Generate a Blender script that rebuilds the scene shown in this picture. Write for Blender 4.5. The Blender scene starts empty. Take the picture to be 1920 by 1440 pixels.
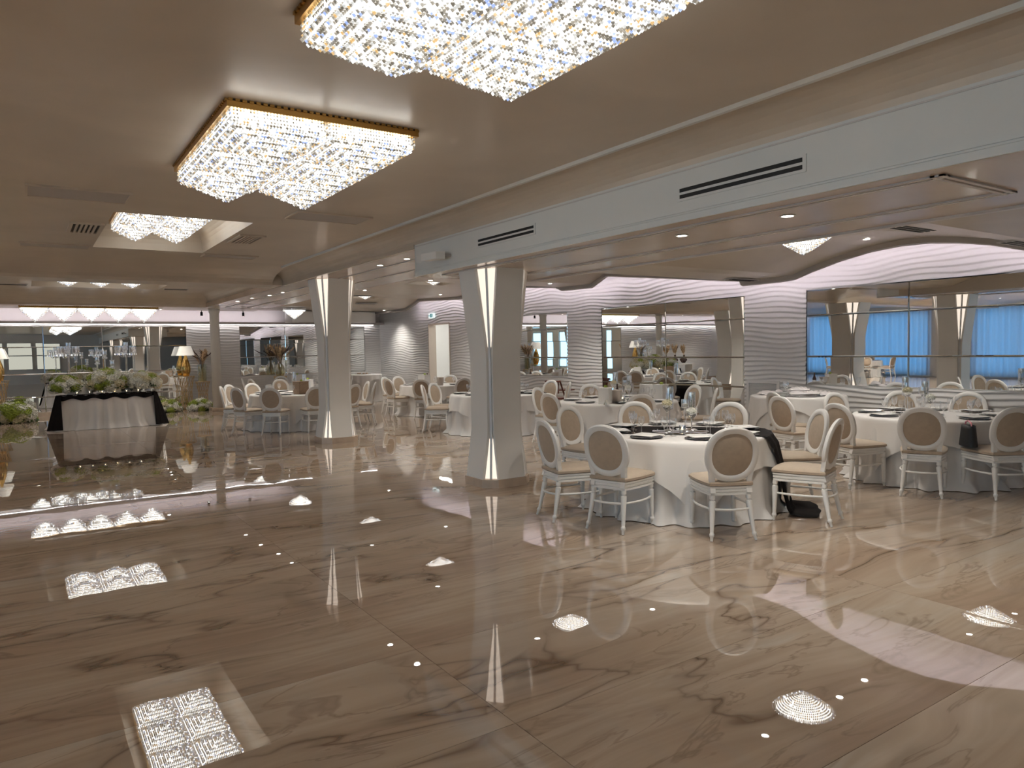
import bpy, math, random
from math import sin, cos, pi, radians, sqrt, atan2, hypot
from mathutils import Vector, Matrix

# ------------------------------------------------------------------ camera, world, exposure
scene = bpy.context.scene
COL = scene.collection
random.seed(7)
CAM_H = 1.65
F_PX, YAW, PITCH, ROLL = 1358.39, .5913365, .0480444, .0187154
_F = Vector((sin(YAW)*cos(PITCH), cos(YAW)*cos(PITCH), -sin(PITCH)))
_R = Vector((cos(YAW), -sin(YAW), 0))
_D = _F.cross(_R)
_R, _D = cos(ROLL)*_R+sin(ROLL)*_D, -sin(ROLL)*_R+cos(ROLL)*_D
cam_d = bpy.data.cameras.new('camera')
cam_d.sensor_fit = 'HORIZONTAL'; cam_d.sensor_width = 36.0
cam_d.lens = F_PX/1920*36.0
cam_d.clip_start = .05; cam_d.clip_end = 200
cam = bpy.data.objects.new('camera', cam_d); COL.objects.link(cam)
cam.matrix_world = Matrix(((_R.x, -_D.x, -_F.x, 0), (_R.y, -_D.y, -_F.y, 0), (_R.z, -_D.z, -_F.z, CAM_H), (0, 0, 0, 1)))
scene.camera = cam

world = bpy.data.worlds.new('world'); scene.world = world
world.use_nodes = True
world.node_tree.nodes['Background'].inputs[0].default_value = (.75, .87, 1, 1)
world.node_tree.nodes['Background'].inputs[1].default_value = .6

scene.view_settings.view_transform = 'Standard'
scene.view_settings.look = 'None'
scene.view_settings.gamma = 1.0
scene.view_settings.use_curve_mapping = False
scene.view_settings.exposure = 1.38
cy = scene.cycles
cy.use_denoising = True; cy.use_light_tree = False; cy.adaptive_threshold = .02
cy.max_bounces = 8; cy.diffuse_bounces = 4; cy.glossy_bounces = 5; cy.transmission_bounces = 4; cy.transparent_max_bounces = 16
cy.sample_clamp_indirect = 6.0
cy.caustics_reflective = False; cy.caustics_refractive = False
cy.blur_glossy = .0

LIGHT_WINDOW = 1.15       # radiance of the open windows added for daylight
LIGHT_CURTAIN = .40      # radiance behind the blue drawn curtains
LIGHT_CORE = 2.5         # lit heart of a crystal chandelier
LIGHT_LED = 7.8          # LED strips in the coves
LIGHT_SLOT = .46         # light slots in the column corners
LIGHT_SPOT = 28.0        # downlight power (W)

# ------------------------------------------------------------------ materials
MATS = {}
def nt(name):
    m = bpy.data.materials.new(name); m.use_nodes = True
    MATS[name] = m
    t = m.node_tree
    return m, t, t.nodes, t.links, t.nodes['Principled BSDF']
def P(name, col, rough=.5, metal=0., spec=.5, coat=0., noise=0., nscale=6., sheen=0., emis=None, es=0., bump=0., bscale=40.):
    m, t, N, L, b = nt(name)
    b.inputs['Base Color'].default_value = (*col, 1)
    b.inputs['Roughness'].default_value = rough
    b.inputs['Metallic'].default_value = metal
    b.inputs['Specular IOR Level'].default_value = spec
    b.inputs['Coat Weight'].default_value = coat
    b.inputs['Sheen Weight'].default_value = sheen
    if emis: b.inputs['Emission Color'].default_value = (*emis, 1); b.inputs['Emission Strength'].default_value = es
    if noise or bump:
        tc = N.new('ShaderNodeTexCoord')
    if noise:
        n = N.new('ShaderNodeTexNoise'); n.inputs['Scale'].default_value = nscale; n.inputs['Detail'].default_value = 5
        L.new(tc.outputs['Object'], n.inputs['Vector'])
        r = N.new('ShaderNodeValToRGB')
        lo = tuple(c*(1-noise) for c in col); hi = tuple(min(1, c*(1+noise)) for c in col)
        r.color_ramp.elements[0].position = .3; r.color_ramp.elements[0].color = (*lo, 1)
        r.color_ramp.elements[1].position = .7; r.color_ramp.elements[1].color = (*hi, 1)
        L.new(n.outputs['Fac'], r.inputs['Fac']); L.new(r.outputs['Color'], b.inputs['Base Color'])
    if bump:
        n2 = N.new('ShaderNodeTexNoise'); n2.inputs['Scale'].default_value = bscale; n2.inputs['Detail'].default_value = 3
        L.new(tc.outputs['Object'], n2.inputs['Vector'])
        bp = N.new('ShaderNodeBump'); bp.inputs['Strength'].default_value = bump; bp.inputs['Distance'].default_value = .01
        L.new(n2.outputs['Fac'], bp.inputs['Height']); L.new(bp.outputs['Normal'], b.inputs['Normal'])
    return m
def EM(name, col, s, sampling='AUTO'):
    m = bpy.data.materials.new(name); m.use_nodes = True; MATS[name] = m
    t = m.node_tree; t.nodes.clear()
    e = t.nodes.new('ShaderNodeEmission'); e.inputs[0].default_value = (*col, 1); e.inputs[1].default_value = s
    o = t.nodes.new('ShaderNodeOutputMaterial'); t.links.new(e.outputs[0], o.inputs[0])
    m.cycles.emission_sampling = sampling
    return m
def GLASS(name, tint=(1, 1, 1), fac=.12):
    m = bpy.data.materials.new(name); m.use_nodes = True; MATS[name] = m
    t = m.node_tree; t.nodes.clear(); N = t.nodes; L = t.links
    tr = N.new('ShaderNodeBsdfTransparent'); tr.inputs[0].default_value = (*tint, 1)
    gl = N.new('ShaderNodeBsdfGlossy'); gl.inputs['Roughness'].default_value = .03; gl.inputs[0].default_value = (.95, .97, 1, 1)
    lw = N.new('ShaderNodeLayerWeight'); lw.inputs[0].default_value = .35
    mr = N.new('ShaderNodeMapRange'); mr.inputs['To Min'].default_value = fac; mr.inputs['To Max'].default_value = .85
    L.new(lw.outputs['Facing'], mr.inputs['Value'])
    mx = N.new('ShaderNodeMixShader'); L.new(mr.outputs[0], mx.inputs[0]); L.new(tr.outputs[0], mx.inputs[1]); L.new(gl.outputs[0], mx.inputs[2])
    o = N.new('ShaderNodeOutputMaterial'); L.new(mx.outputs[0], o.inputs[0])
    return m

def marble():
    m, t, N, L, b = nt('floor_marble')
    geo = N.new('ShaderNodeNewGeometry'); oi = N.new('ShaderNodeObjectInfo')
    # every slab is cut from another place of the stone
    off = N.new('ShaderNodeVectorMath'); off.operation = 'SCALE'; off.inputs[0].default_value = (3.0, .7, 0.)
    L.new(oi.outputs['Random'], off.inputs['Scale'])
    add = N.new('ShaderNodeVectorMath'); add.operation = 'ADD'
    L.new(geo.outputs['Position'], add.inputs[0]); L.new(off.outputs[0], add.inputs[1])
    mp = N.new('ShaderNodeMapping'); mp.inputs['Rotation'].default_value = (0, 0, radians(4)); mp.inputs['Scale'].default_value = (.30, 1.0, 1)
    L.new(add.outputs[0], mp.inputs['Vector'])
    warp = N.new('ShaderNodeTexNoise'); warp.inputs['Scale'].default_value = .9; warp.inputs['Detail'].default_value = 3
    L.new(mp.outputs[0], warp.inputs['Vector'])
    wsub = N.new('ShaderNodeVectorMath'); wsub.operation = 'MULTIPLY_ADD'; wsub.inputs[1].default_value = (1.1, 1.1, 0)
    L.new(warp.outputs['Color'], wsub.inputs[0]); L.new(mp.outputs[0], wsub.inputs[2])
    # broad bands
    n1 = N.new('ShaderNodeTexNoise'); n1.inputs['Scale'].default_value = 1.3; n1.inputs['Detail'].default_value = 5; n1.inputs['Roughness'].default_value = .55
    L.new(wsub.outputs[0], n1.inputs['Vector'])
    r1 = N.new('ShaderNodeValToRGB'); e = r1.color_ramp.elements
    e[0].position = .30; e[0].color = (.345, .25, .185, 1)
    e[1].position = .70; e[1].color = (.53, .475, .41, 1)
    x = e.new(.45); x.color = (.42, .325, .245, 1)
    x = e.new(.58); x.color = (.47, .38, .30, 1)
    L.new(n1.outputs['Fac'], r1.inputs['Fac'])
    # fine fibres along the slab
    mp2 = N.new('ShaderNodeMapping'); mp2.inputs['Scale'].default_value = (.8, 9, 1)
    L.new(wsub.outputs[0], mp2.inputs['Vector'])
    n3 = N.new('ShaderNodeTexNoise'); n3.inputs['Scale'].default_value = 1.6; n3.inputs['Detail'].default_value = 6
    L.new(mp2.outputs[0], n3.inputs['Vector'])
    r3 = N.new('ShaderNodeValToRGB'); r3.color_ramp.elements[0].position = .3; r3.color_ramp.elements[0].color = (.87, .85, .83, 1); r3.color_ramp.elements[1].position = .65; r3.color_ramp.elements[1].color = (1.05, 1.05, 1.05, 1)
    L.new(n3.outputs['Fac'], r3.inputs['Fac'])
    mul = N.new('ShaderNodeMix'); mul.data_type = 'RGBA'; mul.blend_type = 'MULTIPLY'; mul.inputs['Factor'].default_value = 1
    L.new(r1.outputs['Color'], mul.inputs[6]); L.new(r3.outputs['Color'], mul.inputs[7])
    # dark veins: thin iso-lines of a second field
    n2 = N.new('ShaderNodeTexNoise'); n2.inputs['Scale'].default_value = 1.05; n2.inputs['Detail'].default_value = 4.5; n2.inputs['Roughness'].default_value = .5; n2.inputs['Distortion'].default_value = .35
    L.new(wsub.outputs[0], n2.inputs['Vector'])
    s = N.new('ShaderNodeMath'); s.operation = 'SUBTRACT'; s.inputs[1].default_value = .5; L.new(n2.outputs['Fac'], s.inputs[0])
    a = N.new('ShaderNodeMath'); a.operation = 'ABSOLUTE'; L.new(s.outputs[0], a.inputs[0])
    r2 = N.new('ShaderNodeValToRGB'); e = r2.color_ramp.elements
    e[0].position = 0; e[0].color = (1, 1, 1, 1); e[1].position = .03; e[1].color = (0, 0, 0, 1)
    x = e.new(.004); x.color = (.7, .6, .6, 1)
    x = e.new(.011); x.color = (.24, .24, .24, 1)
    L.new(a.outputs[0], r2.inputs['Fac'])
    n4 = N.new('ShaderNodeTexNoise'); n4.inputs['Scale'].default_value = 2.6; n4.inputs['Detail'].default_value = 5; n4.inputs['Roughness'].default_value = .55; n4.inputs['Distortion'].default_value = .5
    L.new(wsub.outputs[0], n4.inputs['Vector'])
    s4 = N.new('ShaderNodeMath'); s4.operation = 'SUBTRACT'; s4.inputs[1].default_value = .46; L.new(n4.outputs['Fac'], s4.inputs[0])
    a4 = N.new('ShaderNodeMath'); a4.operation = 'ABSOLUTE'; L.new(s4.outputs[0], a4.inputs[0])
    m4 = N.new('ShaderNodeMapRange'); m4.inputs['From Min'].default_value = .0; m4.inputs['From Max'].default_value = .016; m4.inputs['To Min'].default_value = .4; m4.inputs['To Max'].default_value = 0; L.new(a4.outputs[0], m4.inputs['Value'])
    pat = N.new('ShaderNodeTexNoise'); pat.inputs['Scale'].default_value = 1.7; L.new(mp.outputs[0], pat.inputs['Vector'])
    pr = N.new('ShaderNodeMapRange'); pr.inputs['From Min'].default_value = .33; pr.inputs['From Max'].default_value = .55; L.new(pat.outputs['Fac'], pr.inputs['Value'])
    vm = N.new('ShaderNodeMath'); vm.operation = 'MULTIPLY'; mxv = N.new('ShaderNodeMath'); mxv.operation = 'MAXIMUM'; L.new(r2.outputs['Color'], mxv.inputs[0]); L.new(m4.outputs[0], mxv.inputs[1]); L.new(mxv.outputs[0], vm.inputs[0]); L.new(pr.outputs[0], vm.inputs[1])
    vs = N.new('ShaderNodeMath'); vs.operation = 'MULTIPLY'; vs.inputs[1].default_value = .95; L.new(vm.outputs[0], vs.inputs[0])
    mx = N.new('ShaderNodeMix'); mx.data_type = 'RGBA'; mx.inputs[7].default_value = (.13, .075, .045, 1)
    L.new(vs.outputs[0], mx.inputs['Factor']); L.new(mul.outputs[2], mx.inputs[6])
    L.new(mx.outputs[2], b.inputs['Base Color'])
    b.inputs['Roughness'].default_value = .008; b.inputs['IOR'].default_value = 2.8
    # polished slabs are never dead flat: a faint long swell
    nb = N.new('ShaderNodeTexNoise'); nb.inputs['Scale'].default_value = 2.2; nb.inputs['Detail'].default_value = 1.5
    L.new(add.outputs[0], nb.inputs['Vector'])
    bp = N.new('ShaderNodeBump'); bp.inputs['Strength'].default_value = .035; bp.inputs['Distance'].default_value = .02
    L.new(nb.outputs['Fac'], bp.inputs['Height']); L.new(bp.outputs['Normal'], b.inputs['Normal'])
    return m

def crystal():
    m, t, N, L, b = nt('crystal_beads')
    geo = N.new('ShaderNodeNewGeometry')
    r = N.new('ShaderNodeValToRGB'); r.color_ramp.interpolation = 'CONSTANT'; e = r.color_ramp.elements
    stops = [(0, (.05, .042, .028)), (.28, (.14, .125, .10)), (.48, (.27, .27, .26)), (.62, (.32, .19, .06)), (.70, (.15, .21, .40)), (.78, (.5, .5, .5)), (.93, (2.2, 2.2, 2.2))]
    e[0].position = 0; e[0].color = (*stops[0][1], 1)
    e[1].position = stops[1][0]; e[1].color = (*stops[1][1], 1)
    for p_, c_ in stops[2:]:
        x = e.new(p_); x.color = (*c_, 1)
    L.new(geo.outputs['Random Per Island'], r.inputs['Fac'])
    L.new(r.outputs['Color'], b.inputs['Emission Color']); b.inputs['Emission Strength'].default_value = .9  # the sparkle of the lit crystal is put into each bead as emission
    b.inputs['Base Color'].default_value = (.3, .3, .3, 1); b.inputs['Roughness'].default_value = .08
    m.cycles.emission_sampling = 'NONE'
    return m

def plaster(name, col, rough, coat, streak=.08):
    m, t, N, L, b = nt(name)
    geo = N.new('ShaderNodeNewGeometry')
    n = N.new('ShaderNodeTexNoise'); n.inputs['Scale'].default_value = .9; n.inputs['Detail'].default_value = 6; n.inputs['Distortion'].default_value = .8
    L.new(geo.outputs['Position'], n.inputs['Vector'])
    r = N.new('ShaderNodeValToRGB'); r.color_ramp.elements[0].position = .3; r.color_ramp.elements[0].color = (*[c*(1-streak) for c in col], 1)
    r.color_ramp.elements[1].position = .72; r.color_ramp.elements[1].color = (*[c*(1+streak) for c in col], 1)
    L.new(n.outputs['Fac'], r.inputs['Fac']); L.new(r.outputs['Color'], b.inputs['Base Color'])
    b.inputs['Roughness'].default_value = rough; b.inputs['Coat Weight'].default_value = coat; b.inputs['Coat Roughness'].default_value = .12
    return m

marble(); crystal()
plaster('ceiling_plaster', (.57, .495, .405), .36, .12)
plaster('gloss_soffit', (.55, .44, .35), .24, .3, .12)
plaster('wall_white', (.75, .745, .73), .55, 0, .02)
plaster('bulkhead_white', (.72, .735, .72), .5, 0, .02)
P('wave_white', (.77, .765, .765), .5)
P('column_white', (.80, .795, .77), .45)
P('slot_post', (.72, .74, .77), .4)
P('trim_grey', (.62, .60, .585), .4)
P('cove_edge', (.44, .41, .39), .5)
P('beige_stone', (.52, .42, .33), .25, noise=.1)
P('black', (.004, .004, .004), .6)
P('dark_slot', (.012, .011, .010), .7)
P('chair_white', (.81, .805, .79), .32, coat=.15)
P('chair_fabric', (.44, .355, .27), .72, sheen=.2, noise=.05, nscale=25, bump=.15, bscale=300)
P('cloth_white', (.78, .765, .75), .55, sheen=.3)
P('cloth_under', (.72, .71, .70), .5, sheen=.2)
P('cloth_black', (.006, .004, .004), .75, spec=.15)
P('charger_black', (.01, .01, .011), .12)
P('china', (.80, .81, .80), .12, coat=.3)
P('card_white', (.82, .81, .79), .6)
P('napkin', (.72, .68, .69), .7, sheen=.3)
P('mirror', (.83, .85, .85), .0, metal=1.)
P('mirror_edge', (.62, .66, .66), .15, metal=.8)
P('gold', (.55, .33, .10), .28, metal=1.)
P('gold_lamp', (.62, .38, .12), .22, metal=1., noise=.2, nscale=9)
P('gold_wire', (.66, .47, .24), .35, metal=.8)
P('silver', (.75, .75, .75), .18, metal=1.)
P('lamp_shade', (.82, .78, .71), .8, emis=(1, .95, .85), es=.12)
P('petal_white', (.84, .83, .76), .6)
P('petal_cream', (.72, .66, .46), .6)
P('petal_green', (.38, .46, .08), .6)
P('leaf', (.045, .10, .02), .5)
P('stem_green', (.10, .18, .06), .5)
P('pampas', (.74, .56, .36), .9)
P('dark_leaf', (.06, .03, .022), .6)
P('wax', (.86, .84, .78), .5)
P('wood_dark', (.16, .045, .03), .35)
P('plastic_white', (.78, .77, .75), .35)
P('bag_black', (.008, .008, .01), .6)
P('pink', (.8, .32, .38), .6)
P('red', (.5, .02, .02), .35)
P('curtain_sheer', (.7, .78, .9), .8)
P('wicker', (.36, .25, .17), .7, noise=.25, nscale=60)
P('ice_bucket', (.52, .46, .41), .3, metal=.4)
P('sign_green', (.02, .28, .33), .4)
P('sign_white', (.9, .95, .95), .4, emis=(.8, 1, 1), es=.3)
P('door_frame', (.66, .58, .50), .4)
P('frosted', (.62, .68, .70), .25)
EM('chandelier_core', (1, .96, .86), LIGHT_CORE)
EM('dome_core', (1, .96, .88), LIGHT_CORE*.62)
EM('led_pink', (1, .86, .93), LIGHT_LED)
EM('led_white', (1, .93, .92), 4.0)
EM('slot_light', (1, .84, .70), LIGHT_SLOT)
EM('downlight_lens', (1, .95, .88), 14)
EM('flame', (1, .72, .35), 6)
EM('corridor_light', (1, .97, .9), 4)
EM('day_fill', (.42, .74, 1), LIGHT_WINDOW)
EM('day_blue', (.22, .56, 1.0), LIGHT_CURTAIN)
GLASS('glass')
GLASS('crystal_glass', (.97, .98, 1), .38)
GLASS('glass_green', (.62, .60, .38), .15)

# ------------------------------------------------------------------ mesh builder
class MB:
    def __init__(s): s.v = []; s.f = []
    def add(s, vs, fs):
        o = len(s.v); s.v += [tuple(p) for p in vs]; s.f += [tuple(i+o for i in f) for f in fs]; return s
    def quad(s, a, b, c, d): return s.add((a, b, c, d), ((0, 1, 2, 3),))
    def box(s, lo, hi):
        x0, y0, z0 = lo; x1, y1, z1 = hi
        return s.add([(x0, y0, z0), (x1, y0, z0), (x1, y1, z0), (x0, y1, z0), (x0, y0, z1), (x1, y0, z1), (x1, y1, z1), (x0, y1, z1)],
                     [(3, 2, 1, 0), (4, 5, 6, 7), (0, 1, 5, 4), (1, 2, 6, 5), (2, 3, 7, 6), (3, 0, 4, 7)])
    def cbox(s, c, h, rz=0):
        vs = []
        for dz in (-1, 1):
            for dx, dy in ((-1, -1), (1, -1), (1, 1), (-1, 1)):
                x, y = dx*h[0], dy*h[1]
                vs.append((c[0]+x*cos(rz)-y*sin(rz), c[1]+x*sin(rz)+y*cos(rz), c[2]+dz*h[2]))
        return s.add(vs, [(3, 2, 1, 0), (4, 5, 6, 7), (0, 1, 5, 4), (1, 2, 6, 5), (2, 3, 7, 6), (3, 0, 4, 7)])
    def lathe(s, prof, n=20, c=(0, 0, 0), cap=True):
        vs = [(c[0]+r*cos(2*pi*k/n), c[1]+r*sin(2*pi*k/n), c[2]+z) for r, z in prof for k in range(n)]
        fs = [(i*n+k, i*n+(k+1) % n, (i+1)*n+(k+1) % n, (i+1)*n+k) for i in range(len(prof)-1) for k in range(n)]
        if cap:
            fs.append(tuple(range(n-1, -1, -1))); fs.append(tuple((len(prof)-1)*n+k for k in range(n)))
        return s.add(vs, fs)
    def tube(s, pts, r, n=6, cap=True):
        pts = [Vector(p) for p in pts]; m = len(pts); rs = r if isinstance(r, (list, tuple)) else [r]*m
        vs = []; prev = None
        for i, p in enumerate(pts):
            d = (pts[min(i+1, m-1)]-pts[max(i-1, 0)]).normalized()
            u = prev if prev is not None else (Vector((1, 0, 0)) if abs(d.x) < .8 else Vector((0, 1, 0)))
            u = (u-d*u.dot(d)).normalized(); prev = u; w = d.cross(u)
            vs += [p+(u*cos(2*pi*k/n)+w*sin(2*pi*k/n))*rs[i] for k in range(n)]
        fs = [(i*n+k, i*n+(k+1) % n, (i+1)*n+(k+1) % n, (i+1)*n+k) for i in range(m-1) for k in range(n)]
        if cap: fs += [tuple(range(n-1, -1, -1)), tuple((m-1)*n+k for k in range(n))]
        return s.add(vs, fs)
    def octa(s, c, r, h=None):
        h = h or r; x, y, z = c
        return s.add([(x+r, y, z), (x, y+r, z), (x-r, y, z), (x, y-r, z), (x, y, z+h), (x, y, z-h)],
                     [(0, 1, 4), (1, 2, 4), (2, 3, 4), (3, 0, 4), (1, 0, 5), (2, 1, 5), (3, 2, 5), (0, 3, 5)])
    def grid(s, fn, nu, nv, skip=None, closed=False):
        o = len(s.v)
        s.v += [tuple(fn(i/nu, j/nv)) for j in range(nv+1) for i in range(nu+1)]
        for j in range(nv):
            for i in range(nu):
                if skip and skip((i+.5)/nu, (j+.5)/nv): continue
                a = o+j*(nu+1)+i
                s.f.append((a, a+1, a+nu+2, a+nu+1))
        return s
    def prism(s, poly, z0, z1):
        n = len(poly)
        vs = [(x, y, z0) for x, y in poly]+[(x, y, z1) for x, y in poly]
        fs = [tuple(range(n-1, -1, -1)), tuple(range(n, 2*n))]+[(k, (k+1) % n, n+(k+1) % n, n+k) for k in range(n)]
        return s.add(vs, fs)
    def mesh(s, name, mat, smooth=False):
        me = bpy.data.meshes.new(name); me.from_pydata(s.v, [], s.f)
        me.materials.append(MATS[mat])
        if smooth:
            me.polygons.foreach_set('use_smooth', [True]*len(me.polygons))
        me.update()
        return me
    def build(s, name, mat, parent=None, smooth=False, loc=(0, 0, 0)):
        return obj(name, s.mesh(name, mat, smooth), parent, loc)
def obj(name, me, parent=None, loc=(0, 0, 0), rz=0, scale=None):
    o = bpy.data.objects.new(name, me); COL.objects.link(o)
    o.location = loc; o.rotation_euler = (0, 0, rz)
    if scale: o.scale = scale
    if parent: o.parent = parent
    return o
def autosmooth(o, ang=35):
    me = o.data
    me.polygons.foreach_set('use_smooth', [True]*len(me.polygons))
    me.set_sharp_from_angle(angle=radians(ang))
def tag(o, label, cat, group=None):
    o['label'] = label; o['category'] = cat
    if group: o['group'] = group
    return o
def thing(name, label, cat, loc=(0, 0, 0), rz=0, group=None):
    o = bpy.data.objects.new(name, None); COL.objects.link(o); o.empty_display_size = .1
    o.location = loc; o.rotation_euler = (0, 0, rz)
    return tag(o, label, cat, group)
def struct(o): o['kind'] = 'structure'; return o
def stuff(o): o['kind'] = 'stuff'; return o
def dup(root, loc, rz, label=None, group=None):
    r = root.copy(); COL.objects.link(r); r.location = loc; r.rotation_euler = (0, 0, rz)
    if label: r['label'] = label
    if group: r['group'] = group
    for ch in root.children:
        c = ch.copy(); COL.objects.link(c); c.parent = r
        for g in ch.children:
            d = g.copy(); COL.objects.link(d); d.parent = c
    return r
def project(x, y, z):
    v = Vector((x, y, z-CAM_H)); d = v.dot(_F)
    return 960+F_PX*v.dot(_R)/d, 720+F_PX*v.dot(_D)/d
ORD = ['leftmost']+[w+' from left' for w in 'second third fourth fifth sixth seventh eighth ninth tenth eleventh twelfth thirteenth fourteenth fifteenth sixteenth'.split()]

# ------------------------------------------------------------------ the hall: main dimensions
WX = 10.6      # mirror wall on the right
BY = 24.2      # far wall
LX = -14.0     # window wall on the left
SY = -9.0      # wall behind the camera
ZC = 3.23      # main ceiling
ZS = 2.98      # soffit
ZB = 2.61      # underside of the bulkhead

# ------------------------------------------------------------------ floor
fl = struct(MB().box((LX, SY, -.06), (WX+.1, BY+.1, -.0121)).build('floor', 'beige_stone'))
XJ = [-4.27, -1.27, 1.73, 4.73, 7.73, WX]
YJ = []
y = 1.62-.98*11
while y < BY+.3:
    YJ.append(max(SY, min(BY, y))); y += .98
if YJ[-1] < BY: YJ.append(BY)
slab_cache = {}
left_field = MB()
for j in range(len(YJ)-1):
    y0, y1 = YJ[j], YJ[j+1]
    if y1-y0 < .05: continue
    left_field.box((LX, y0+.0012, -.012), (-4.27-.0012, y1-.0012, 0))
    for i in range(len(XJ)-1):
        x0, x1 = XJ[i], XJ[i+1]
        key = (round(x1-x0, 3), round(y1-y0, 3))
        if key not in slab_cache:
            hx, hy = (x1-x0)/2-.0012, (y1-y0)/2-.0012
            slab_cache[key] = MB().box((-hx, -hy, -.012), (hx, hy, 0)).mesh('floor_slab', 'floor_marble')
        obj('floor_slab', slab_cache[key], fl, ((x0+x1)/2, (y0+y1)/2, 0))
stuff(left_field.build('floor_slabs', 'floor_marble', fl))

# ------------------------------------------------------------------ ceiling
def holed(mb, x0, x1, y0, y1, z, hole):
    hx0, hx1, hy0, hy1 = hole
    for a, b, c, d in ((x0, hx0, y0, y1), (hx1, x1, y0, y1), (hx0, hx1, y0, hy0), (hx0, hx1, hy1, y1)):
        mb.quad((a, c, z), (a, d, z), (b, d, z), (b, c, z))
    return mb
def ramp(mb, p0, p1, axis, a0, a1, n=8, concave=True):
    """quarter-ellipse sweep from p0=(u,z) to p1 along the other axis from a0 to a1"""
    pr = []
    for k in range(n+1):
        a = pi/2*k/n
        pr.append((p0[0]+(p1[0]-p0[0])*sin(a), p1[1]+(p0[1]-p1[1])*cos(a)))
    for (u0, z0), (u1, z1) in zip(pr, pr[1:]):
        if axis == 'y': mb.quad((u0, a0, z0), (u0, a1, z0), (u1, a1, z1), (u1, a0, z1))
        else: mb.quad((a0, u0, z0), (a0, u1, z1), (a1, u1, z1), (a1, u0, z0))
    return mb
REC1 = (.88, 2.36, 9.05, 12.05)
REC2 = (.2, 2.85, 17.3, 20.0)
ceil_o = struct(holed(MB(), LX, 3.97, SY, 13.1, ZC, REC1).build('ceiling', 'ceiling_plaster'))
MB().box((LX-.3, SY-.3, 3.85), (WX+3, BY+.3, 3.95)).build('light_block_slab', 'wall_white', ceil_o)  # unseen slab added above the ceilings to keep world light out
o = ramp(MB(), (3.97, ZC), (4.26, 3.02), 'y', SY, 14.3).build('cove', 'ceiling_plaster', ceil_o, True)
o = ramp(MB(), (13.1, ZC), (14.3, ZS), 'x', LX, 4.05).build('cove', 'ceiling_plaster', ceil_o, True)
MB().box((3.93, SY, ZC-.03), (3.965, 13.3, ZC+.002)).build('cove_moulding', 'bulkhead_white', ceil_o)
MB().box((LX, 14.3, ZS), (4.26, 15.0, ZS+.3)).build('soffit_beam', 'ceiling_plaster', ceil_o)
holed(MB(), LX, 3.97, 15.4, 20.5, 3.3, REC2).build('coffer', 'ceiling_plaster', ceil_o)
mb = ramp(MB(), (15.4, 3.3), (15.0, ZS), 'x', LX, 4.2)
ramp(mb, (20.5, 3.3), (21.7, ZS), 'x', LX, 4.3)
mb.build('cove', 'ceiling_plaster', ceil_o, True)
ramp(MB(), (3.9, 3.3), (4.35, ZS), 'y', 15.0, 21.7).build('cove', 'ceiling_plaster', ceil_o, True)
MB().box((LX, 21.7, ZS), (6.0, 23.4, ZS+.3)).build('soffit_beam', 'ceiling_plaster', ceil_o)
MB().box((4.28, 8.55, ZS), (6.0, 21.7, ZS+.12)).build('gloss_soffit', 'gloss_soffit', ceil_o)
MB().box((4.25, 8.556, ZS-.006), (4.30, 14.3, 3.03)).build('cove_edge', 'ceiling_plaster', ceil_o)
# the white bulkhead over the near column
mb = MB()
mb.box((4.26, SY, ZB+.004), (5.98, 8.55, 3.06))
mb.build('bulkhead', 'bulkhead_white', ceil_o)
MB().box((4.262, SY, ZB), (5.98, 8.548, ZB+.004)).build('bulkhead_underside', 'gloss_soffit', ceil_o)
mb = MB()
for z in (ZB+.052, ZB+.068): mb.box((4.252, SY, z), (4.262, 8.55, z+.008))
mb.box((4.248, SY, ZB), (4.262, 8.556, ZB+.012)).box((4.25, 8.548, ZB+.05), (5.98, 8.56, ZB+.07))
mb.build('bulkhead_moulding', 'bulkhead_white', ceil_o)
mb = MB().box((4.252, SY, 2.99), (4.262, 8.55, 3.0)); mb.build('bulkhead_groove', 'trim_grey', ceil_o)
mb = MB()
for x in (4.42, 4.47, 5.30, 5.35): mb.box((x, 2.1, ZB-.012), (x+.028, 8.1, ZB))
for yy in (2.1, 2.15, 8.05, 8.1): mb.box((4.42, yy, ZB-.0118), (5.378, yy+.028, ZB))
mb.box((5.93, SY, ZB-.02), (5.985, 8.55, ZB))
mb.build('soffit_moulding', 'trim_grey', ceil_o)
mb = MB()
for x in (4.75, 5.35): mb.box((x, 8.9, ZS-.01), (x+.03, 21.5, ZS))
mb.build('soffit_moulding', 'trim_grey', ceil_o)

# wavy ceiling over the tables: profile of the lower edge along the mirror wall (y, z)
WAVE = [(-9, 2.95), (-6.2, 3.1), (-5.6, 2.9), (-3.6, 2.9), (-2.2, 3.08), (1.4, 2.72), (2.38, 2.64), (3.4, 2.64), (3.62, 2.68), (3.88, 2.73), (4.25, 2.84), (4.6, 2.91), (4.98, 2.96), (5.38, 2.97), (5.81, 2.94), (6.27, 2.86), (6.76, 2.74),
        (7.04, 2.655), (7.3, 2.64), (8.04, 2.64), (8.08, 2.72), (11.46, 3.12), (11.96, 2.92), (13.01, 2.94), (13.19, 3.02), (14.57, 3.14), (17.56, 3.05), (20.11, 3.16), (20.6, 3.03), (21.07, 2.93), (22.3, 2.93), (23.4, 2.93)]
def wave_z(y):
    for (a, za), (b, zb) in zip(WAVE, WAVE[1:]):
        if a <= y <= b: return za+(zb-za)*(y-a)/(b-a)
    return WAVE[-1][1]
LIP = .085
ROUND = [(7.1, 8.1, 9.1, 10.1), (7.36, 8.36, 14.35, 15.35), (7.7, 8.7, 19.2, 20.2)]
WAVE = sorted(set(WAVE) | {(q, round(wave_z(q), 4)) for r_ in ROUND for q in r_[2:]})
mb = MB()
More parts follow.
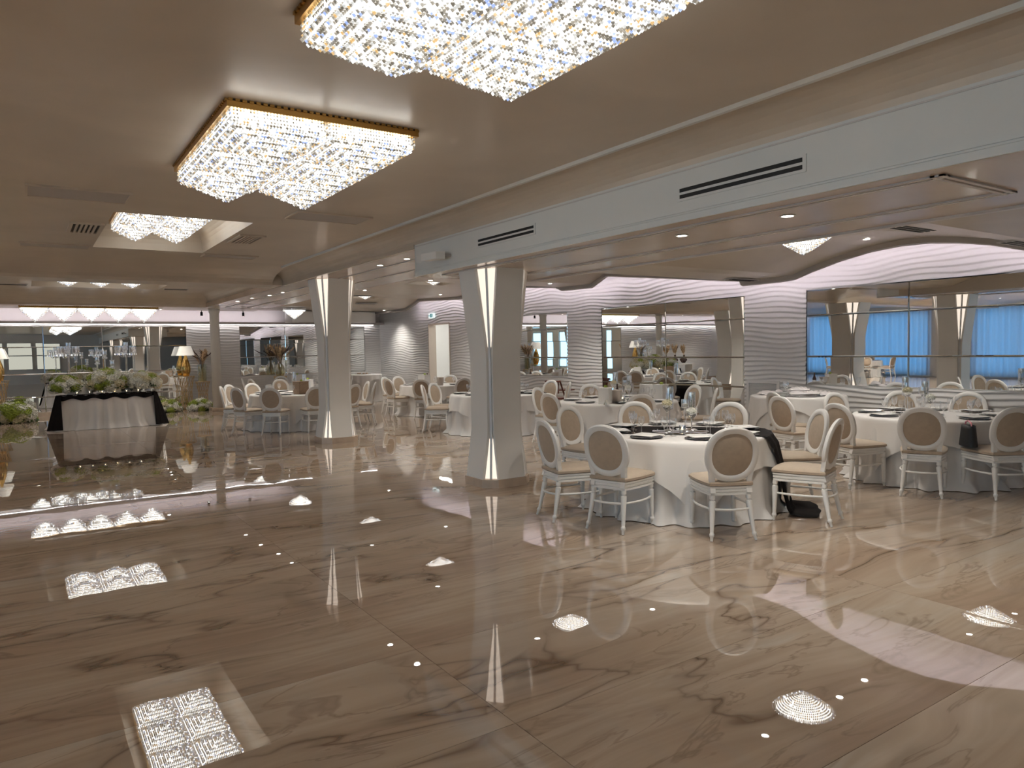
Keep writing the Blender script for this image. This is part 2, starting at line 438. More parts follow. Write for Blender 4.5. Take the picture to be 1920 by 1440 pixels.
for (a, za), (b, zb) in zip(WAVE, WAVE[1:]):
    spans = [(5.99, 10.14)]
    for r_ in ROUND:
        if a >= r_[2]-1e-6 and b <= r_[3]+1e-6: spans = [(5.99, r_[0]), (r_[1], 10.14)]
    for xa, xb in spans: mb.quad((xa, a, za+LIP), (xa, b, zb+LIP), (xb, b, zb+LIP), (xb, a, za+LIP))
    for x0, x1, zl, zh in ((5.985, 5.99, None, None),):
        lo = ZB if b <= 8.6 else min(ZS, za+LIP, zb+LIP)
        mb.quad((5.99, a, lo), (5.99, b, lo), (5.99, b, 3.5), (5.99, a, 3.5))
o = mb.build('wave_ceiling', 'ceiling_plaster', ceil_o); autosmooth(o, 12)
mb = MB()
for (a, za), (b, zb) in zip(WAVE, WAVE[1:]):
    vs = []
    for yy, z in ((a, za), (b, zb)):
        vs += [(10.09, yy, z+LIP+.001), (10.09, yy, z+.012), (10.15, yy, z), (10.15, yy, z+LIP+.1)]
    mb.add(vs, [(0, 1, 5, 4), (1, 2, 6, 5), (2, 3, 7, 6)])
o = mb.build('wave_lip', 'cove_edge', ceil_o); autosmooth(o, 12)
mb = MB()
for (a, za), (b, zb) in zip(WAVE, WAVE[1:]):
    if a < 1 or b > 21.2: continue
    mb.quad((10.156, a, za+.05), (10.156, b, zb+.05), (10.156, b, zb+.085), (10.156, a, za+.085))
mb.build('light_strip', 'led_pink', ceil_o)

def recess(hole, z0, z1, inset, name):
    x0, x1, y0, y1 = hole
    fr = [(0, z0), (0, z0+.1)]
    for k in range(1, 7):
        a = pi/2*k/6
        fr.append((inset*(1-cos(a)), z0+.1+(z1-z0-.1)*sin(a)))
    m = MB()
    rings = [[(x0+d, y0+d, z), (x1-d, y0+d, z), (x1-d, y1-d, z), (x0+d, y1-d, z)] for d, z in fr]
    for r0, r1 in zip(rings, rings[1:]):
        for k in range(4):
            m.quad(r0[k], r0[(k+1) % 4], r1[(k+1) % 4], r1[k])
    m.quad(*rings[-1])
    m.build(name, 'ceiling_plaster', ceil_o, True)
for x0, x1, y0, y1 in ROUND:
    zt_ = max(wave_z(y0), wave_z(y1))+LIP+.2
    m = MB(); c_ = [(x0, y0), (x1, y0), (x1, y1), (x0, y1)]
    for k in range(4):
        p, q = c_[k], c_[(k+1) % 4]
        m.quad((*p, wave_z(p[1])+LIP), (*q, wave_z(q[1])+LIP), (*q, zt_), (*p, zt_))
    m.quad(*[(*p, zt_) for p in c_]); m.build('light_recess', 'ceiling_plaster', ceil_o)
recess(REC1, ZC, 3.56, .18, 'light_recess')
recess(REC2, 3.3, 3.6, .18, 'light_recess')

# flush access panels and square louvre vents beside the recessed light
def access_panel(x0, x1, y0, y1, z, label):
    t = thing('access_panel', label, 'ceiling panel', ((x0+x1)/2, (y0+y1)/2, z))
    hx, hy = (x1-x0)/2, (y1-y0)/2
    MB().box((-hx, -hy, -.012), (hx, hy, 0)).build('panel', 'cove_edge', t)
    m = MB()
    for a, b, c, d in ((-hx, hx, -hy-.02, -hy), (-hx, hx, hy, hy+.02), (-hx-.02, -hx, -hy-.02, hy+.02), (hx, hx+.02, -hy-.02, hy+.02)):
        m.box((a, c, -.018), (b, d, 0))
    m.build('frame', 'ceiling_plaster', t)
access_panel(.09, .92, 7.95, 8.45, ZC, 'flat ceiling panel left of and nearer than the recessed crystal light')
access_panel(.02, .83, 11.9, 12.25, ZC, 'flat ceiling panel at the far left of the recessed light')
access_panel(2.6, 3.45, 8.05, 8.5, ZC, 'flat ceiling panel just right of the gold framed chandelier tips')
access_panel(2.42, 3.2, 12.1, 12.42, ZC, 'flat ceiling panel at the far right of the recessed light')
def louvre_vent(x0, x1, y0, y1, z, n, label):
    t = thing('ceiling_vent', label, 'vent', ((x0+x1)/2, (y0+y1)/2, z))
    hx, hy = (x1-x0)/2, (y1-y0)/2
    MB().box((-hx+.02, -hy+.02, -.006), (hx-.02, hy-.02, 0)).build('backing', 'dark_slot', t)
    m = MB()
    for a, b, c, d in ((-hx+.04, hx-.04, -hy, -hy+.04), (-hx+.04, hx-.04, hy-.04, hy), (-hx, -hx+.04, -hy, hy), (hx-.04, hx, -hy, hy)):
        m.box((a, c, -.022), (b, d, 0))
    m.build('frame', 'ceiling_plaster', t)
    me = None
    for k in range(n):
        x = -hx+.06+(2*hx-.12)*(k+.5)/n
        if me is None:
            w = (2*hx-.12)/n*.27
            me = MB().box((-w, -hy+.04, -.022), (w, hy-.04, -.006)).mesh('slat', 'ceiling_plaster')
        obj('slat', me, t, (x, 0, 0))
    return t
louvre_vent(.5, .86, 9.9, 10.65, ZC, 5, 'square louvre vent left of the recessed crystal light')
louvre_vent(2.42, 2.76, 9.95, 10.7, ZC, 5, 'square louvre vent right of the recessed crystal light')
def slot_diffuser(c, ln, w, label, rz=0):
    t = thing('slot_diffuser', label, 'vent', c, rz)
    MB().box((-w, -ln, -.012), (w, ln, 0)).build('frame', 'trim_grey', t)
    for k in (-1, 0, 1):
        MB().box((k*w*.55-w*.16, -ln*.93, -.016), (k*w*.55+w*.16, ln*.93, -.010)).build('slot', 'dark_slot', t)
for c, lb in (((7.95, 8.9), 'dark slot vent in the wavy ceiling right of the near column'), ((9.75, 7.75), 'dark slot vent low in the wavy ceiling left of the big arch'),
              ((7.7, 3.95), 'dark slot vent above the big arch near the crystal light'), ((9.7, 3.75), 'dark slot vent over the right end of the big arch'),
              ((6.75, 13.2), 'dark slot vent between the two white columns'), ((8.6, 20.6), 'dark slot vent above the far doorway')):
    z = wave_z(c[1])+LIP
    slot_diffuser((c[0], c[1], z-.01), .32, .12, lb, pi/2)
for c, lb in (((-.15, 19.6), 'thin dark slot vent at the far left of the second coffer'), ((3.2, 19.7), 'thin dark slot vent at the right end of the second coffer')):
    slot_diffuser((c[0], c[1], 3.3), .28, .12, lb, pi/2)
slot_diffuser((7.6, 18.6, wave_z(18.6)+LIP), .32, .12, 'dark slot vent right of the far white column', pi/2)

# long air vents and the projector on the bulkhead face
def linear_vent(y0, y1, z0, z1, label):
    t = thing('linear_air_vent', label, 'vent', (4.26, (y0+y1)/2, (z0+z1)/2))
    hy, hz = (y1-y0)/2, (z1-z0)/2
    m = MB()
    for a, b, c, d in ((-hy+.026, hy-.026, hz-.019, hz), (-hy+.026, hy-.026, -hz, -hz+.019), (-hy, -hy+.026, -hz, hz), (hy-.026, hy, -hz, hz), (-hy+.026, hy-.026, -.009, .009)):
        m.box((-.008, a, c), (0, b, d))
    m.build('frame', 'bulkhead_white', t)
    for s in (-1, 1):
        c = s*(hz-.019+.009)/2; q = (hz-.028)/2
        MB().box((-.005, -hy+.026, c-q), (0, hy-.026, c+q)).build('slot', 'black', t)
linear_vent(5.87, 6.99, 2.785, 2.895, 'white linear air vent on the bulkhead above the near column')
linear_vent(2.87, 3.99, 2.765, 2.88, 'long white linear air vent at the right of the bulkhead')
t = thing('projector', 'small white projector bracketed to the bulkhead above the near column', 'projector', (4.26, 7.6, 2.78))
MB().tube([(0, 0, 0), (-.08, 0, 0), (-.1, .02, .02)], .018, 8).build('bracket', 'cove_edge', t)
b = MB().add([(x, y, z) for z in (-.05, .035) for x, y in ((-.09, -.02), (-.2, .0), (-.24, .3), (-.13, .28))], [(3, 2, 1, 0), (4, 5, 6, 7), (0, 1, 5, 4), (1, 2, 6, 5), (2, 3, 7, 6), (3, 0, 4, 7)]).build('housing', 'plastic_white', t)
MB().add([(x, y, .037) for x, y in ((-.1, .0), (-.19, .02), (-.23, .28), (-.14, .26))], [(0, 1, 2, 3)]).build('top_grille', 'wood_dark', t)
MB().lathe([(.035, 0), (.035, .02), (.02, .03)], 14).build('lens', 'black', t, loc=(-.19, .31, -.03))

# ------------------------------------------------------------------ right wall with wave relief
def relief(u, z):
    ph = z/.08+.5*sin(u*1.25+.9*sin(z*1.1))+.34*sin(u*2.7+z*3.1+1.)+.17*sin(u*5.3-z*4.4)+.35*sin(u*.45-1.3*z)
    t = ph % 1.0
    s = t/.2 if t < .2 else ((1-t)/.8)**1.15
    am = .55+.45*sin(u*.8+z*2.2+1.2*sin(u*.5))
    return .003+.034*s*(.4+.6*am)*(1 if z > 1.3 else .55+.45*max(0, z-.3))
MIR_R = [(.55, 7.14, .98, 2.52), (8.36, 12.18, .32, 2.51), (13.4, 15.7, .98, 2.5)]
DOOR = (19.05, 20.38, 0, 2.46)
def inside(y, z, rects): return any(a < y < b and c < z < d for a, b, c, d in rects)
holes = [m for m in MIR_R]+[DOOR]
# snap the relief grid to the openings
def axis_pts(lo, hi, step, cuts):
    cs = sorted({lo, hi, *[c for c in cuts if lo < c < hi]}); out = []
    for a, b in zip(cs, cs[1:]):
        n = max(1, round((b-a)/step)); out += [a+(b-a)*k/n for k in range(n)]
    return out+[hi]
def relief_wall(us, zs, rects, place, amp):
    m = MB(); nu, nz = len(us), len(zs)
    m.v = [place(u, z, relief(u, z)*amp(u)) for z in zs for u in us]
    for j in range(nz-1):
        for i in range(nu-1):
            if inside((us[i]+us[i+1])/2, (zs[j]+zs[j+1])/2, rects): continue
            a = j*nu+i; m.f.append((a, a+1, a+nu+1, a+nu))
    return m
us = axis_pts(.2, BY, .085, [c for h in holes for c in h[:2]])
zs = axis_pts(.1, 3.5, .0092, [c for h in holes for c in h[2:]])
wr = relief_wall(us, zs, holes, lambda u, z, r: (WX-.002-r, u, z), lambda u: 1 if u < 21.6 else .35).build('wall_right', 'wave_white', None, True)
struct(wr)
mb = MB().box((WX+.04, SY, 0), (WX+.2, DOOR[0], 3.9)).box((WX+.04, DOOR[1], 0), (WX+.2, BY+.2, 3.9)).box((WX+.04, DOOR[0], DOOR[3]), (WX+.2, DOOR[1], 3.9)).box((WX, SY, 0), (WX+.04, .2, 3.6))
mb.build('wall_core', 'wall_white', wr)
mb = MB().box((WX-.045, SY, 0), (WX+.04, DOOR[0], .1)).box((WX-.045, DOOR[1], 0), (WX+.04, BY, .1))
struct(mb.build('baseboard_right', 'beige_stone'))
# door reveal, corridor beyond
dr = struct(MB().box((WX-.04, DOOR[0]-.03, 0), (WX+.22, DOOR[0]+.012, 2.48)).box((WX-.04, DOOR[1]-.012, 0), (WX+.22, DOOR[1]+.03, 2.48)).box((WX-.04, DOOR[0]-.03, 2.448), (WX+.22, DOOR[1]+.03, 2.49)).build('door_1', 'door_frame'))
mb = MB().box((WX+2.4, 17.5, 0), (WX+2.5, 23.0, 2.9)).box((WX+.2, 17.5, 0), (WX+2.5, 17.6, 2.9)).box((WX+.2, 22.9, 0), (WX+2.5, 23, 2.9)).box((WX+.2, 17.5, 2.85), (WX+2.5, 23, 2.9)).box((WX, 17.5, -.05), (WX+2.5, 23, 0))
mb.build('corridor', 'wall_white', dr)
MB().box((WX+1.1, 18.0, 2.78), (WX+1.4, 22.5, 2.84)).build('corridor_lamp', 'corridor_light', dr)
pts = [(.55*cos(pi*k/14), 1.55+.55*sin(pi*k/14)) for k in range(15)]
mb = MB(); n = 15
vs = [(WX+2.37, 20.9+a, b) for a, b in pts]+[(WX+2.37, 20.9-.55, .0), (WX+2.37, 20.9+.55, .0)]
mb.add(vs, [tuple(range(len(vs)))]); mb.build('arched_pane', 'frosted', dr)
MB().tube([(WX+2.35, 20.9+.55, 0)]+[(WX+2.35, 20.9+a, b) for a, b in pts]+[(WX+2.35, 20.9-.55, 0)], .03, 6).build('arch_frame', 'trim_grey', dr)

# mirrors in panels, each with its own very slight tilt
def mirror(name, label, axis, u_cuts, z_cuts, plane):
    uc = (u_cuts[0]+u_cuts[-1])/2
    t = thing(name, label, 'mirror', (plane, uc, z_cuts[0]) if axis == 'x' else (uc, plane, z_cuts[0]))
    rnd = random.Random(label)
    for a, b in zip(u_cuts, u_cuts[1:]):
        for c, d in zip(z_cuts, z_cuts[1:]):
            hu, hz = (b-a)/2-.003, (d-c)/2-.003
            m = MB()
            bv = .012
            if axis == 'x':
                m.add([(0, -hu, -hz), (0, hu, -hz), (0, hu, hz), (0, -hu, hz), (-.008, -hu+bv, -hz+bv), (-.008, hu-bv, -hz+bv), (-.008, hu-bv, hz-bv), (-.008, -hu+bv, hz-bv)],
                      [(0, 1, 5, 4), (1, 2, 6, 5), (2, 3, 7, 6), (3, 0, 4, 7), (4, 5, 6, 7)])
            else:
                m.add([(-hu, 0, -hz), (hu, 0, -hz), (hu, 0, hz), (-hu, 0, hz), (-hu+bv, -.008, -hz+bv), (hu-bv, -.008, -hz+bv), (hu-bv, -.008, hz-bv), (-hu+bv, -.008, hz-bv)],
                      [(0, 1, 5, 4), (1, 2, 6, 5), (2, 3, 7, 6), (3, 0, 4, 7), (4, 5, 6, 7)])
            u, z = (a+b)/2-uc, (c+d)/2-z_cuts[0]
            o = m.build('mirror_panel', 'mirror', t, loc=((0, u, z) if axis == 'x' else (u, 0, z)))
            e = .0012
            o.rotation_euler = (0, rnd.uniform(-e, e), rnd.uniform(-e, e)) if axis == 'x' else (rnd.uniform(-e, e), 0, rnd.uniform(-e, e))
    return t
mirror('wall_mirror', 'large panelled mirror on the right wall under the big lit arch', 'x', [.55, 2.2, 3.84, 5.49, 7.14], [.98, 1.44, 2.1, 2.52], WX-.004)
mirror('wall_mirror', 'tall panelled mirror reaching low, left of the louvre grille', 'x', [8.36, 10.26, 12.18], [.32, .9, 1.43, 2.11, 2.51], WX-.004)
mirror('wall_mirror', 'smaller mirror just right of the near white column', 'x', [13.4, 15.7], [.98, 1.43, 2.11, 2.5], WX-.004)
mirror('wall_mirror', 'wide mirror behind the flower decked head table', 'y', [-1.0, .45, 1.9, 4.17], [.12, .55, 1.2, 1.95, 2.54], BY-.004)
mirror('wall_mirror', 'mirror on the far wall left of the far white column', 'y', [5.75, 7.2, 8.6, 10.0], [.95, 1.55, 2.1, 2.54], BY-.004)
for a, b, c, d in MIR_R:
    MB().box((WX-.02, a, c-.016), (WX, b, c)).build('mirror_ledge', 'trim_grey', wr)

# louvre grille on the pier
t = thing('louvre_grille', 'white louvred air grille low on the pier beside the tall mirror', 'grille', (WX, 7.955, .25))
m = MB()
for a, b, c, d in ((-.285, .285, 0, .05), (-.285, .285, .73, .78), (-.335, -.285, 0, .78), (.285, .335, 0, .78)):
    m.box((-.055, a, c), (-.01, b, d))
m.build('frame', 'wave_white', t)
MB().box((-.022, -.29, .04), (-.012, .29, .74)).build('backing', 'cove_edge', t)
me = MB().add([(-.05, -.285, 0), (-.05, .285, 0), (-.024, .285, .018), (-.024, -.285, .018), (-.05, -.285, .007), (-.05, .285, .007), (-.024, .285, .024), (-.024, -.285, .024)],
              [(0, 1, 2, 3), (7, 6, 5, 4), (0, 4, 5, 1), (2, 6, 7, 3), (1, 5, 6, 2), (0, 3, 7, 4)]).mesh('slat', 'wave_white')
for k in range(26): obj('slat', me, t, (0, 0, .056+k*.0258))

# ------------------------------------------------------------------ far wall
MIR_B = [(-1.0, 4.17, .12, 2.54), (5.75, 10.0, .95, 2.54)]
us = axis_pts(-7.0, WX, .11, [c for h in MIR_B for c in h[:2]])
zs = axis_pts(.12, 2.56, .02, [c for h in MIR_B for c in h[2:]])
wb = relief_wall(us, zs, MIR_B, lambda u, z, r: (u, BY-.002-r, z), lambda u: 1).build('wall_back', 'wave_white', None, True); struct(wb)
MB().box((LX-.2, BY+.02, 0), (WX+.2, BY+.2, 3.9)).build('wall_core', 'wall_white', wb)
MB().box((LX, BY-.004, 2.56), (WX, BY+.02, 3.6)).build('lit_frieze', 'wall_white', wb)
MB().box((LX, BY-.004, 0), (-7.0, BY+.02, 2.56)).build('wall_lining', 'wall_white', wb)
MB().box((LX, BY-.40, 2.60), (WX, BY, 2.64)).box((LX, BY-.40, 2.64), (WX, BY-.385, 2.665)).build('light_ledge', 'cove_edge', wb)
MB().box((LX, BY-.37, 2.641), (7.0, BY-.33, 2.652)).build('light_strip', 'led_pink', wb)
MB().box((LX, BY-.13, 2.588), (10.3, BY-.10, 2.598)).build('light_strip', 'led_white', wb)  # its right end is added to brighten the far corner wall
poly = [(7.1, BY-.42), (7.1, 23.0), (9.65, 23.0)]+[(9.65+.4*sin(pi/2*k/8), 23.4-.4*cos(pi/2*k/8)) for k in range(1, 9)]+[(10.05, BY-.42)]
o = MB().prism(poly, 2.64, 2.985).build('corner_bulkhead', 'wall_white', wb); autosmooth(o, 30)
struct(MB().box((LX, BY-.05, 0), (WX, BY+.02, .12)).build('baseboard_back', 'beige_stone'))

# ------------------------------------------------------------------ window wall (left) and the wall behind the camera: seen only in the mirrors
wins = [(-8.2, -5.4, 0), (-4.6, -1.8, 0), (-1.0, 1.8, 0), (2.6, 5.4, 0), (6.2, 9.0, 0), (12.0, 15.3, 1), (17.2, 23.6, 1)]  # the uncurtained ones are added out of view to light the hall
mb = MB(); prev = SY
for a, b, k in wins:
    mb.box((LX-.2, prev, 0), (LX, a, 3.9)); prev = b
    mb.box((LX-.2, a, 3.0), (LX, b, 3.9)).box((LX-.2, a, 0), (LX, b, .12))
mb.box((LX-.2, prev, 0), (LX, BY+.2, 3.9))
wl = struct(mb.build('wall_left', 'wall_white'))
m, t_, N, L, b_ = nt('curtain_translucent')
tl = N.new('ShaderNodeBsdfTranslucent'); tl.inputs[0].default_value = (.78, .86, .95, 1)
mx = N.new('ShaderNodeMixShader'); mx.inputs[0].default_value = .75
b_.inputs['Base Color'].default_value = (.7, .76, .84, 1); b_.inputs['Roughness'].default_value = .9
L.new(b_.outputs[0], mx.inputs[1]); L.new(tl.outputs[0], mx.inputs[2]); L.new(mx.outputs[0], N['Material Output'].inputs[0])
for i, (a, b, k) in enumerate(wins):
    w = struct(MB().box((LX-.12, a, .12), (LX-.06, a+.07, 3.0)).box((LX-.12, b-.07, .12), (LX-.06, b, 3.0)).box((LX-.12, (a+b)/2-.035, .12), (LX-.06, (a+b)/2+.035, 3.0)).box((LX-.12, a, 2.93), (LX-.06, b, 3.0)).box((LX-.12, a, .12), (LX-.06, b, .2)).build('window_%d' % (i+1), 'plastic_white'))
    MB().quad((LX-.1, a, .12), (LX-.1, b, .12), (LX-.1, b, 3.0), (LX-.1, a, 3.0)).build('pane', 'day_blue' if k else 'day_fill', w)
    if k:
        n = int((b-a)/.045)
        m = MB().grid(lambda u, v, a=a, b=b: (LX+.16+.045*sin(u*(b-a)*2*pi/.24+.6*sin(u*9))+.02*sin(u*(b-a)*17), a-.1+u*(b-a+.2), .06+v*3.02), n, 2)
        c = m.build('curtain', 'curtain_translucent', None, True)
        tag(c, 'pale blue sheer curtain reflected in the mirror, %s' % ('right of the extinguisher' if i == 5 else 'wide one between the reflected columns'), 'curtain', None)
EM('day_cream', (1, .97, .82), .25)
for k in range(3):
    x0 = -2.5+1.55*k
    w = struct(MB().box((x0, SY, .8), (x0+.06, SY+.05, 2.7)).box((x0+1.34, SY, .8), (x0+1.4, SY+.05, 2.7)).box((x0, SY, 2.64), (x0+1.4, SY+.05, 2.7)).box((x0, SY, .8), (x0+1.4, SY+.05, .86)).box((x0, SY, 1.72), (x0+1.4, SY+.05, 1.78)).build('window_%d' % (8+k), 'plastic_white'))
    MB().quad((x0, SY+.01, .8), (x0+1.4, SY+.01, .8), (x0+1.4, SY+.01, 2.7), (x0, SY+.01, 2.7)).build('pane', 'day_cream', w)
ws = struct(MB().box((LX-.2, SY-.2, 0), (WX+.2, SY, 3.9)).build('wall_front', 'wall_white'))
t = thing('fire_extinguisher', 'red fire extinguisher hanging by the curtain in the mirror', 'extinguisher', (LX+.25, 15.6, .9))
MB().lathe([(.02, 0), (.085, .02), (.09, .06), (.09, .48), (.06, .56), (.025, .6), (.025, .66)], 16).build('cylinder', 'red', t, True)
MB().tube([(0, 0, .66), (.03, 0, .74), (.05, .1, .75), (.09, .14, .6), (.095, .12, .35)], .014, 6).build('hose', 'black', t)
for nm, (x, yy) in (('A', (LX+2.2, 13.2)),):
    pass

# exit sign above the doorway
t = thing('exit_sign', 'small lit exit sign above the far doorway', 'sign', (WX-.06, 20.1, 2.66))
MB().box((-.02, -.17, 0), (.02, .17, .15)).build('panel', 'sign_white', t)
MB().box((-.024, -.045, .02), (-.02, .045, .13)).build('door_mark', 'sign_green', t)
MB().add([(-.024, .07, .085), (-.024, .07, .065), (-.024, .12, .065), (-.024, .12, .04), (-.024, .155, .075), (-.024, .12, .11), (-.024, .12, .085)], [(0, 1, 2, 3, 4, 5, 6)]).build('arrow_mark', 'sign_green', t)
MB().add([(-.024, -.15, .03), (-.024, -.12, .07), (-.024, -.14, .1), (-.024, -.11, .125), (-.024, -.085, .1), (-.024, -.095, .07), (-.024, -.07, .03), (-.024, -.09, .03), (-.024, -.105, .055), (-.024, -.13, .03)], [(0, 1, 2, 3, 4, 5, 6, 7, 8, 9)]).build('figure_mark', 'sign_green', t)

# ------------------------------------------------------------------ columns
def column(cx, cyy, ztop, ztip_hi, ztip_lo, label):
    t = thing('column', label, 'column', (cx, cyy, 0))
    HW = .19
    zs_ = [.1+(ztop-.1)*k/40 for k in range(41)]
    def d(z):
        # waist in the middle, flaring to floor and ceiling
        if z > ztip_hi-.1:
            u = (z-ztip_hi+.1)/(ztop-ztip_hi+.1); return .245+.135*u**1.05
        if z < ztip_lo+.1:
            u = (ztip_lo+.1-z)/(ztip_lo); return .245+.085*u**1.1
        return .245
    for k in range(4):
        m = MB(); a = k*pi/2
        vs = []
        for z in zs_:
            for (px, py) in ((-HW, -d(z)), (HW, -d(z)), (HW, -d(z)+.035), (-HW, -d(z)+.035)):
                vs.append((px*cos(a)-py*sin(a), px*sin(a)+py*cos(a), z))
        fs = [(i*4+e, i*4+(e+1) % 4, (i+1)*4+(e+1) % 4, (i+1)*4+e) for i in range(40) for e in range(4)]+[(3, 2, 1, 0), (160, 161, 162, 163)]
        o = m.add(vs, fs).build('face_panel', 'column_white', t); autosmooth(o, 30)
        # corner channel: lit diffusers above and below, plain post between
        c = a+pi/4-pi/2
        def corner(z, w, off): # points across the diagonal
            rr = (HW+max(d(z)-.022, HW))/sqrt(2)-off
            dx, dy = cos(c), sin(c)
            w = min(w, sqrt(2)*(d(z)-.018)-rr)
            return [(dx*rr-dy*s*w, dy*rr+dx*s*w, z) for s in (-1, 1)]
        for nm, za, zb in (('upper_light', ztip_hi, ztop-.005), ('lower_light', .105, ztip_lo)):
            m = MB(); n = 10; vs = []
            for i in range(n+1):
                z = za+(zb-za)*i/n; vs += corner(z, .14, .020)
            m.add(vs, [(i*2, i*2+1, i*2+3, i*2+2) for i in range(n)]).build(nm, 'slot_light', t)
        m = MB(); vs = []
        for i in range(21):
            z = .105+(ztop-.11)*i/20
            w = .013
            for off, s in ((-.004, -1), (-.004, 1), (.02, 1), (.02, -1)):
                p = corner(z, w, off); vs.append(p[0] if s < 0 else p[1])
        m.add(vs, [(i*4+e, i*4+(e+1) % 4, (i+1)*4+(e+1) % 4, (i+1)*4+e) for i in range(20) for e in range(4)]).build('corner_post', 'slot_post', t)
        m = MB(); vs = []
        for i in range(11):
            z = ztip_lo+(ztip_hi-ztip_lo)*i/10; vs += corner(z, .14, .03)
        m.add(vs, [(i*2, i*2+1, i*2+3, i*2+2) for i in range(10)]).build('corner_back', 'trim_grey', t)
    b, c_ = .345, .2
    oc = [(-c_, -b), (c_, -b), (b, -c_), (b, c_), (c_, b), (-c_, b), (-b, c_), (-b, -c_)]
    MB().prism(oc, 0, .1).build('plinth', 'beige_stone', t)
    return t
column(4.81, 7.53, ZB, 1.68, .58, 'white pinched column with lit corner slots, nearer one under the bulkhead')
column(4.76, 13.0, ZS, 1.95, .58, 'white pinched column with lit corner slots, farther one')
for k, (yy_, lb) in enumerate(((14.3, 'broad white column across the hall, seen in the mirror between the curtains'), (19.25, 'broad white column across the hall, seen in the tall mirror'))):
    c_ = column(-2.4, yy_, ZS if k else 2.98, 1.95, .58, lb); c_.scale = (1.7, 1.7, 1)
column(4.81, -3.4, ZB, 1.68, .58, 'white pinched column behind the viewer, seen in the far mirror')
for px_, lb in ((4.64, 'slim round white post in front of the far wall'), (-1.55, 'slim round white post left of the picture, seen in mirrors')):
  t = thing('round_post', lb, 'column', (px_, 22.4, 0))
  MB().lathe([(.13, .1), (.13, 2.86), (.15, 2.88), (.16, 2.98)], 28).build('shaft', 'column_white', t, True)
  MB().box((-.2, -.2, 0), (.2, .2, .11)).build('plinth', 'beige_stone', t)

# ------------------------------------------------------------------ crystal lights
def pyramid_meshes(cx, cyy, depth, rim, sp=.0205):
    m = MB(); nx, ny = int(cx/sp), int(cyy/sp); rnd = random.Random(3)
    for i in range(nx):
        for j in range(ny):
            u = abs((i+.5)/nx*2-1); v = abs((j+.5)/ny*2-1); w = max(u, v)
            z = -(rim+depth*round((1-w)*7)/7)
            x, y = ((i+.5)/nx-.5)*cx, ((j+.5)/ny-.5)*cyy
            m.octa((x, y, z), sp*.6, sp*.6)
            m.octa((x+sp*.25, y+sp*.25, z+sp*1.05), sp*.45, sp*.5)
            if i in (0, nx-1) or j in (0, ny-1):
                zz = z+sp*2.1
                while zz < 0: m.octa((x, y, zz), sp*.40, sp*.5); zz += sp*1.05
    beads = m.mesh('crystal_strings', 'crystal_beads')
    h, k = cx/2-.03, cyy/2-.03; z0, z1 = -.005, -(rim+depth)+.05
    core = MB().add([(-h, -k, z0), (h, -k, z0), (h, k, z0), (-h, k, z0), (-h, -k, -rim+.015), (h, -k, -rim+.015), (h, k, -rim+.015), (-h, k, -rim+.015), (0, 0, z1)],
                    [(0, 1, 2, 3), (0, 4, 5, 1), (1, 5, 6, 2), (2, 6, 7, 3), (3, 7, 4, 0), (5, 4, 8), (6, 5, 8), (7, 6, 8), (4, 7, 8)]).mesh('lit_core', 'chandelier_core' if rim > .05 else 'dome_core')
    return beads, core
PYR = {}
def chandelier(c, cols, rows, cx, cyy, label, depth=.19, rim=.075, group=None):
    key = (cx, cyy, depth, rim)
    if key not in PYR: PYR[key] = pyramid_meshes(cx, cyy, depth, rim)
    beads, core = PYR[key]
    t = thing('crystal_ceiling_light', label, 'chandelier', c, 0, group)
    W, H = cols*cx/2+.015, rows*cyy/2+.015
    m = MB()
    for a, b, e, d in ((-W+.03, W-.03, -H, -H+.03), (-W+.03, W-.03, H-.03, H), (-W, -W+.03, -H, H), (W-.03, W, -H, H)):
        m.box((a, e, -.05), (b, d, -.012))
    m.box((-W+.03, -H+.03, -.045), (W-.03, H-.03, -.03))
    m.build('gold_frame', 'gold', t)
    m = MB(); k = int(2*W/.042)
    for i in range(k):
        x = -W+(i+.5)*2*W/k
        for s in (-1, 1): m.box((x-.013, s*H-.01, -.014), (x+.013, s*H+.01, .0))
    k = int(2*H/.042)
    for i in range(k):
        yy = -H+(i+.5)*2*H/k
        for s in (-1, 1): m.box((s*W-.01, yy-.013, -.014), (s*W+.01, yy+.013, .0))
    stuff(m.build('gold_crenellation', 'gold', t))
    for i in range(cols):
        for j in range(rows):
            p = obj('crystal_strings', beads, t, ((i+.5-cols/2)*cx, (j+.5-rows/2)*cyy, -.05)); stuff(p)
            obj('lit_core', core, p)
    return t
chandelier((1.765, 2.46, ZC), 2, 3, .64, .625, 'large crystal ceiling light cut by the top edge of the picture')
chandelier((1.755, 5.68, ZC), 2, 3, .64, .625, 'gold framed crystal ceiling light of six pyramids, nearer than the recessed one')
chandelier((1.6, 10.5, 3.56), 2, 3, .52, .76, 'crystal ceiling light set in the rectangular ceiling recess')
chandelier((1.52, 18.6, 3.56), 3, 2, .64, .8, 'crystal ceiling light in the second recess, seen as three lit tips')
chandelier((1.525, 22.35, ZS), 5, 1, .63, .6, 'row of five hanging crystal pyramids above the head table', .33, .02)

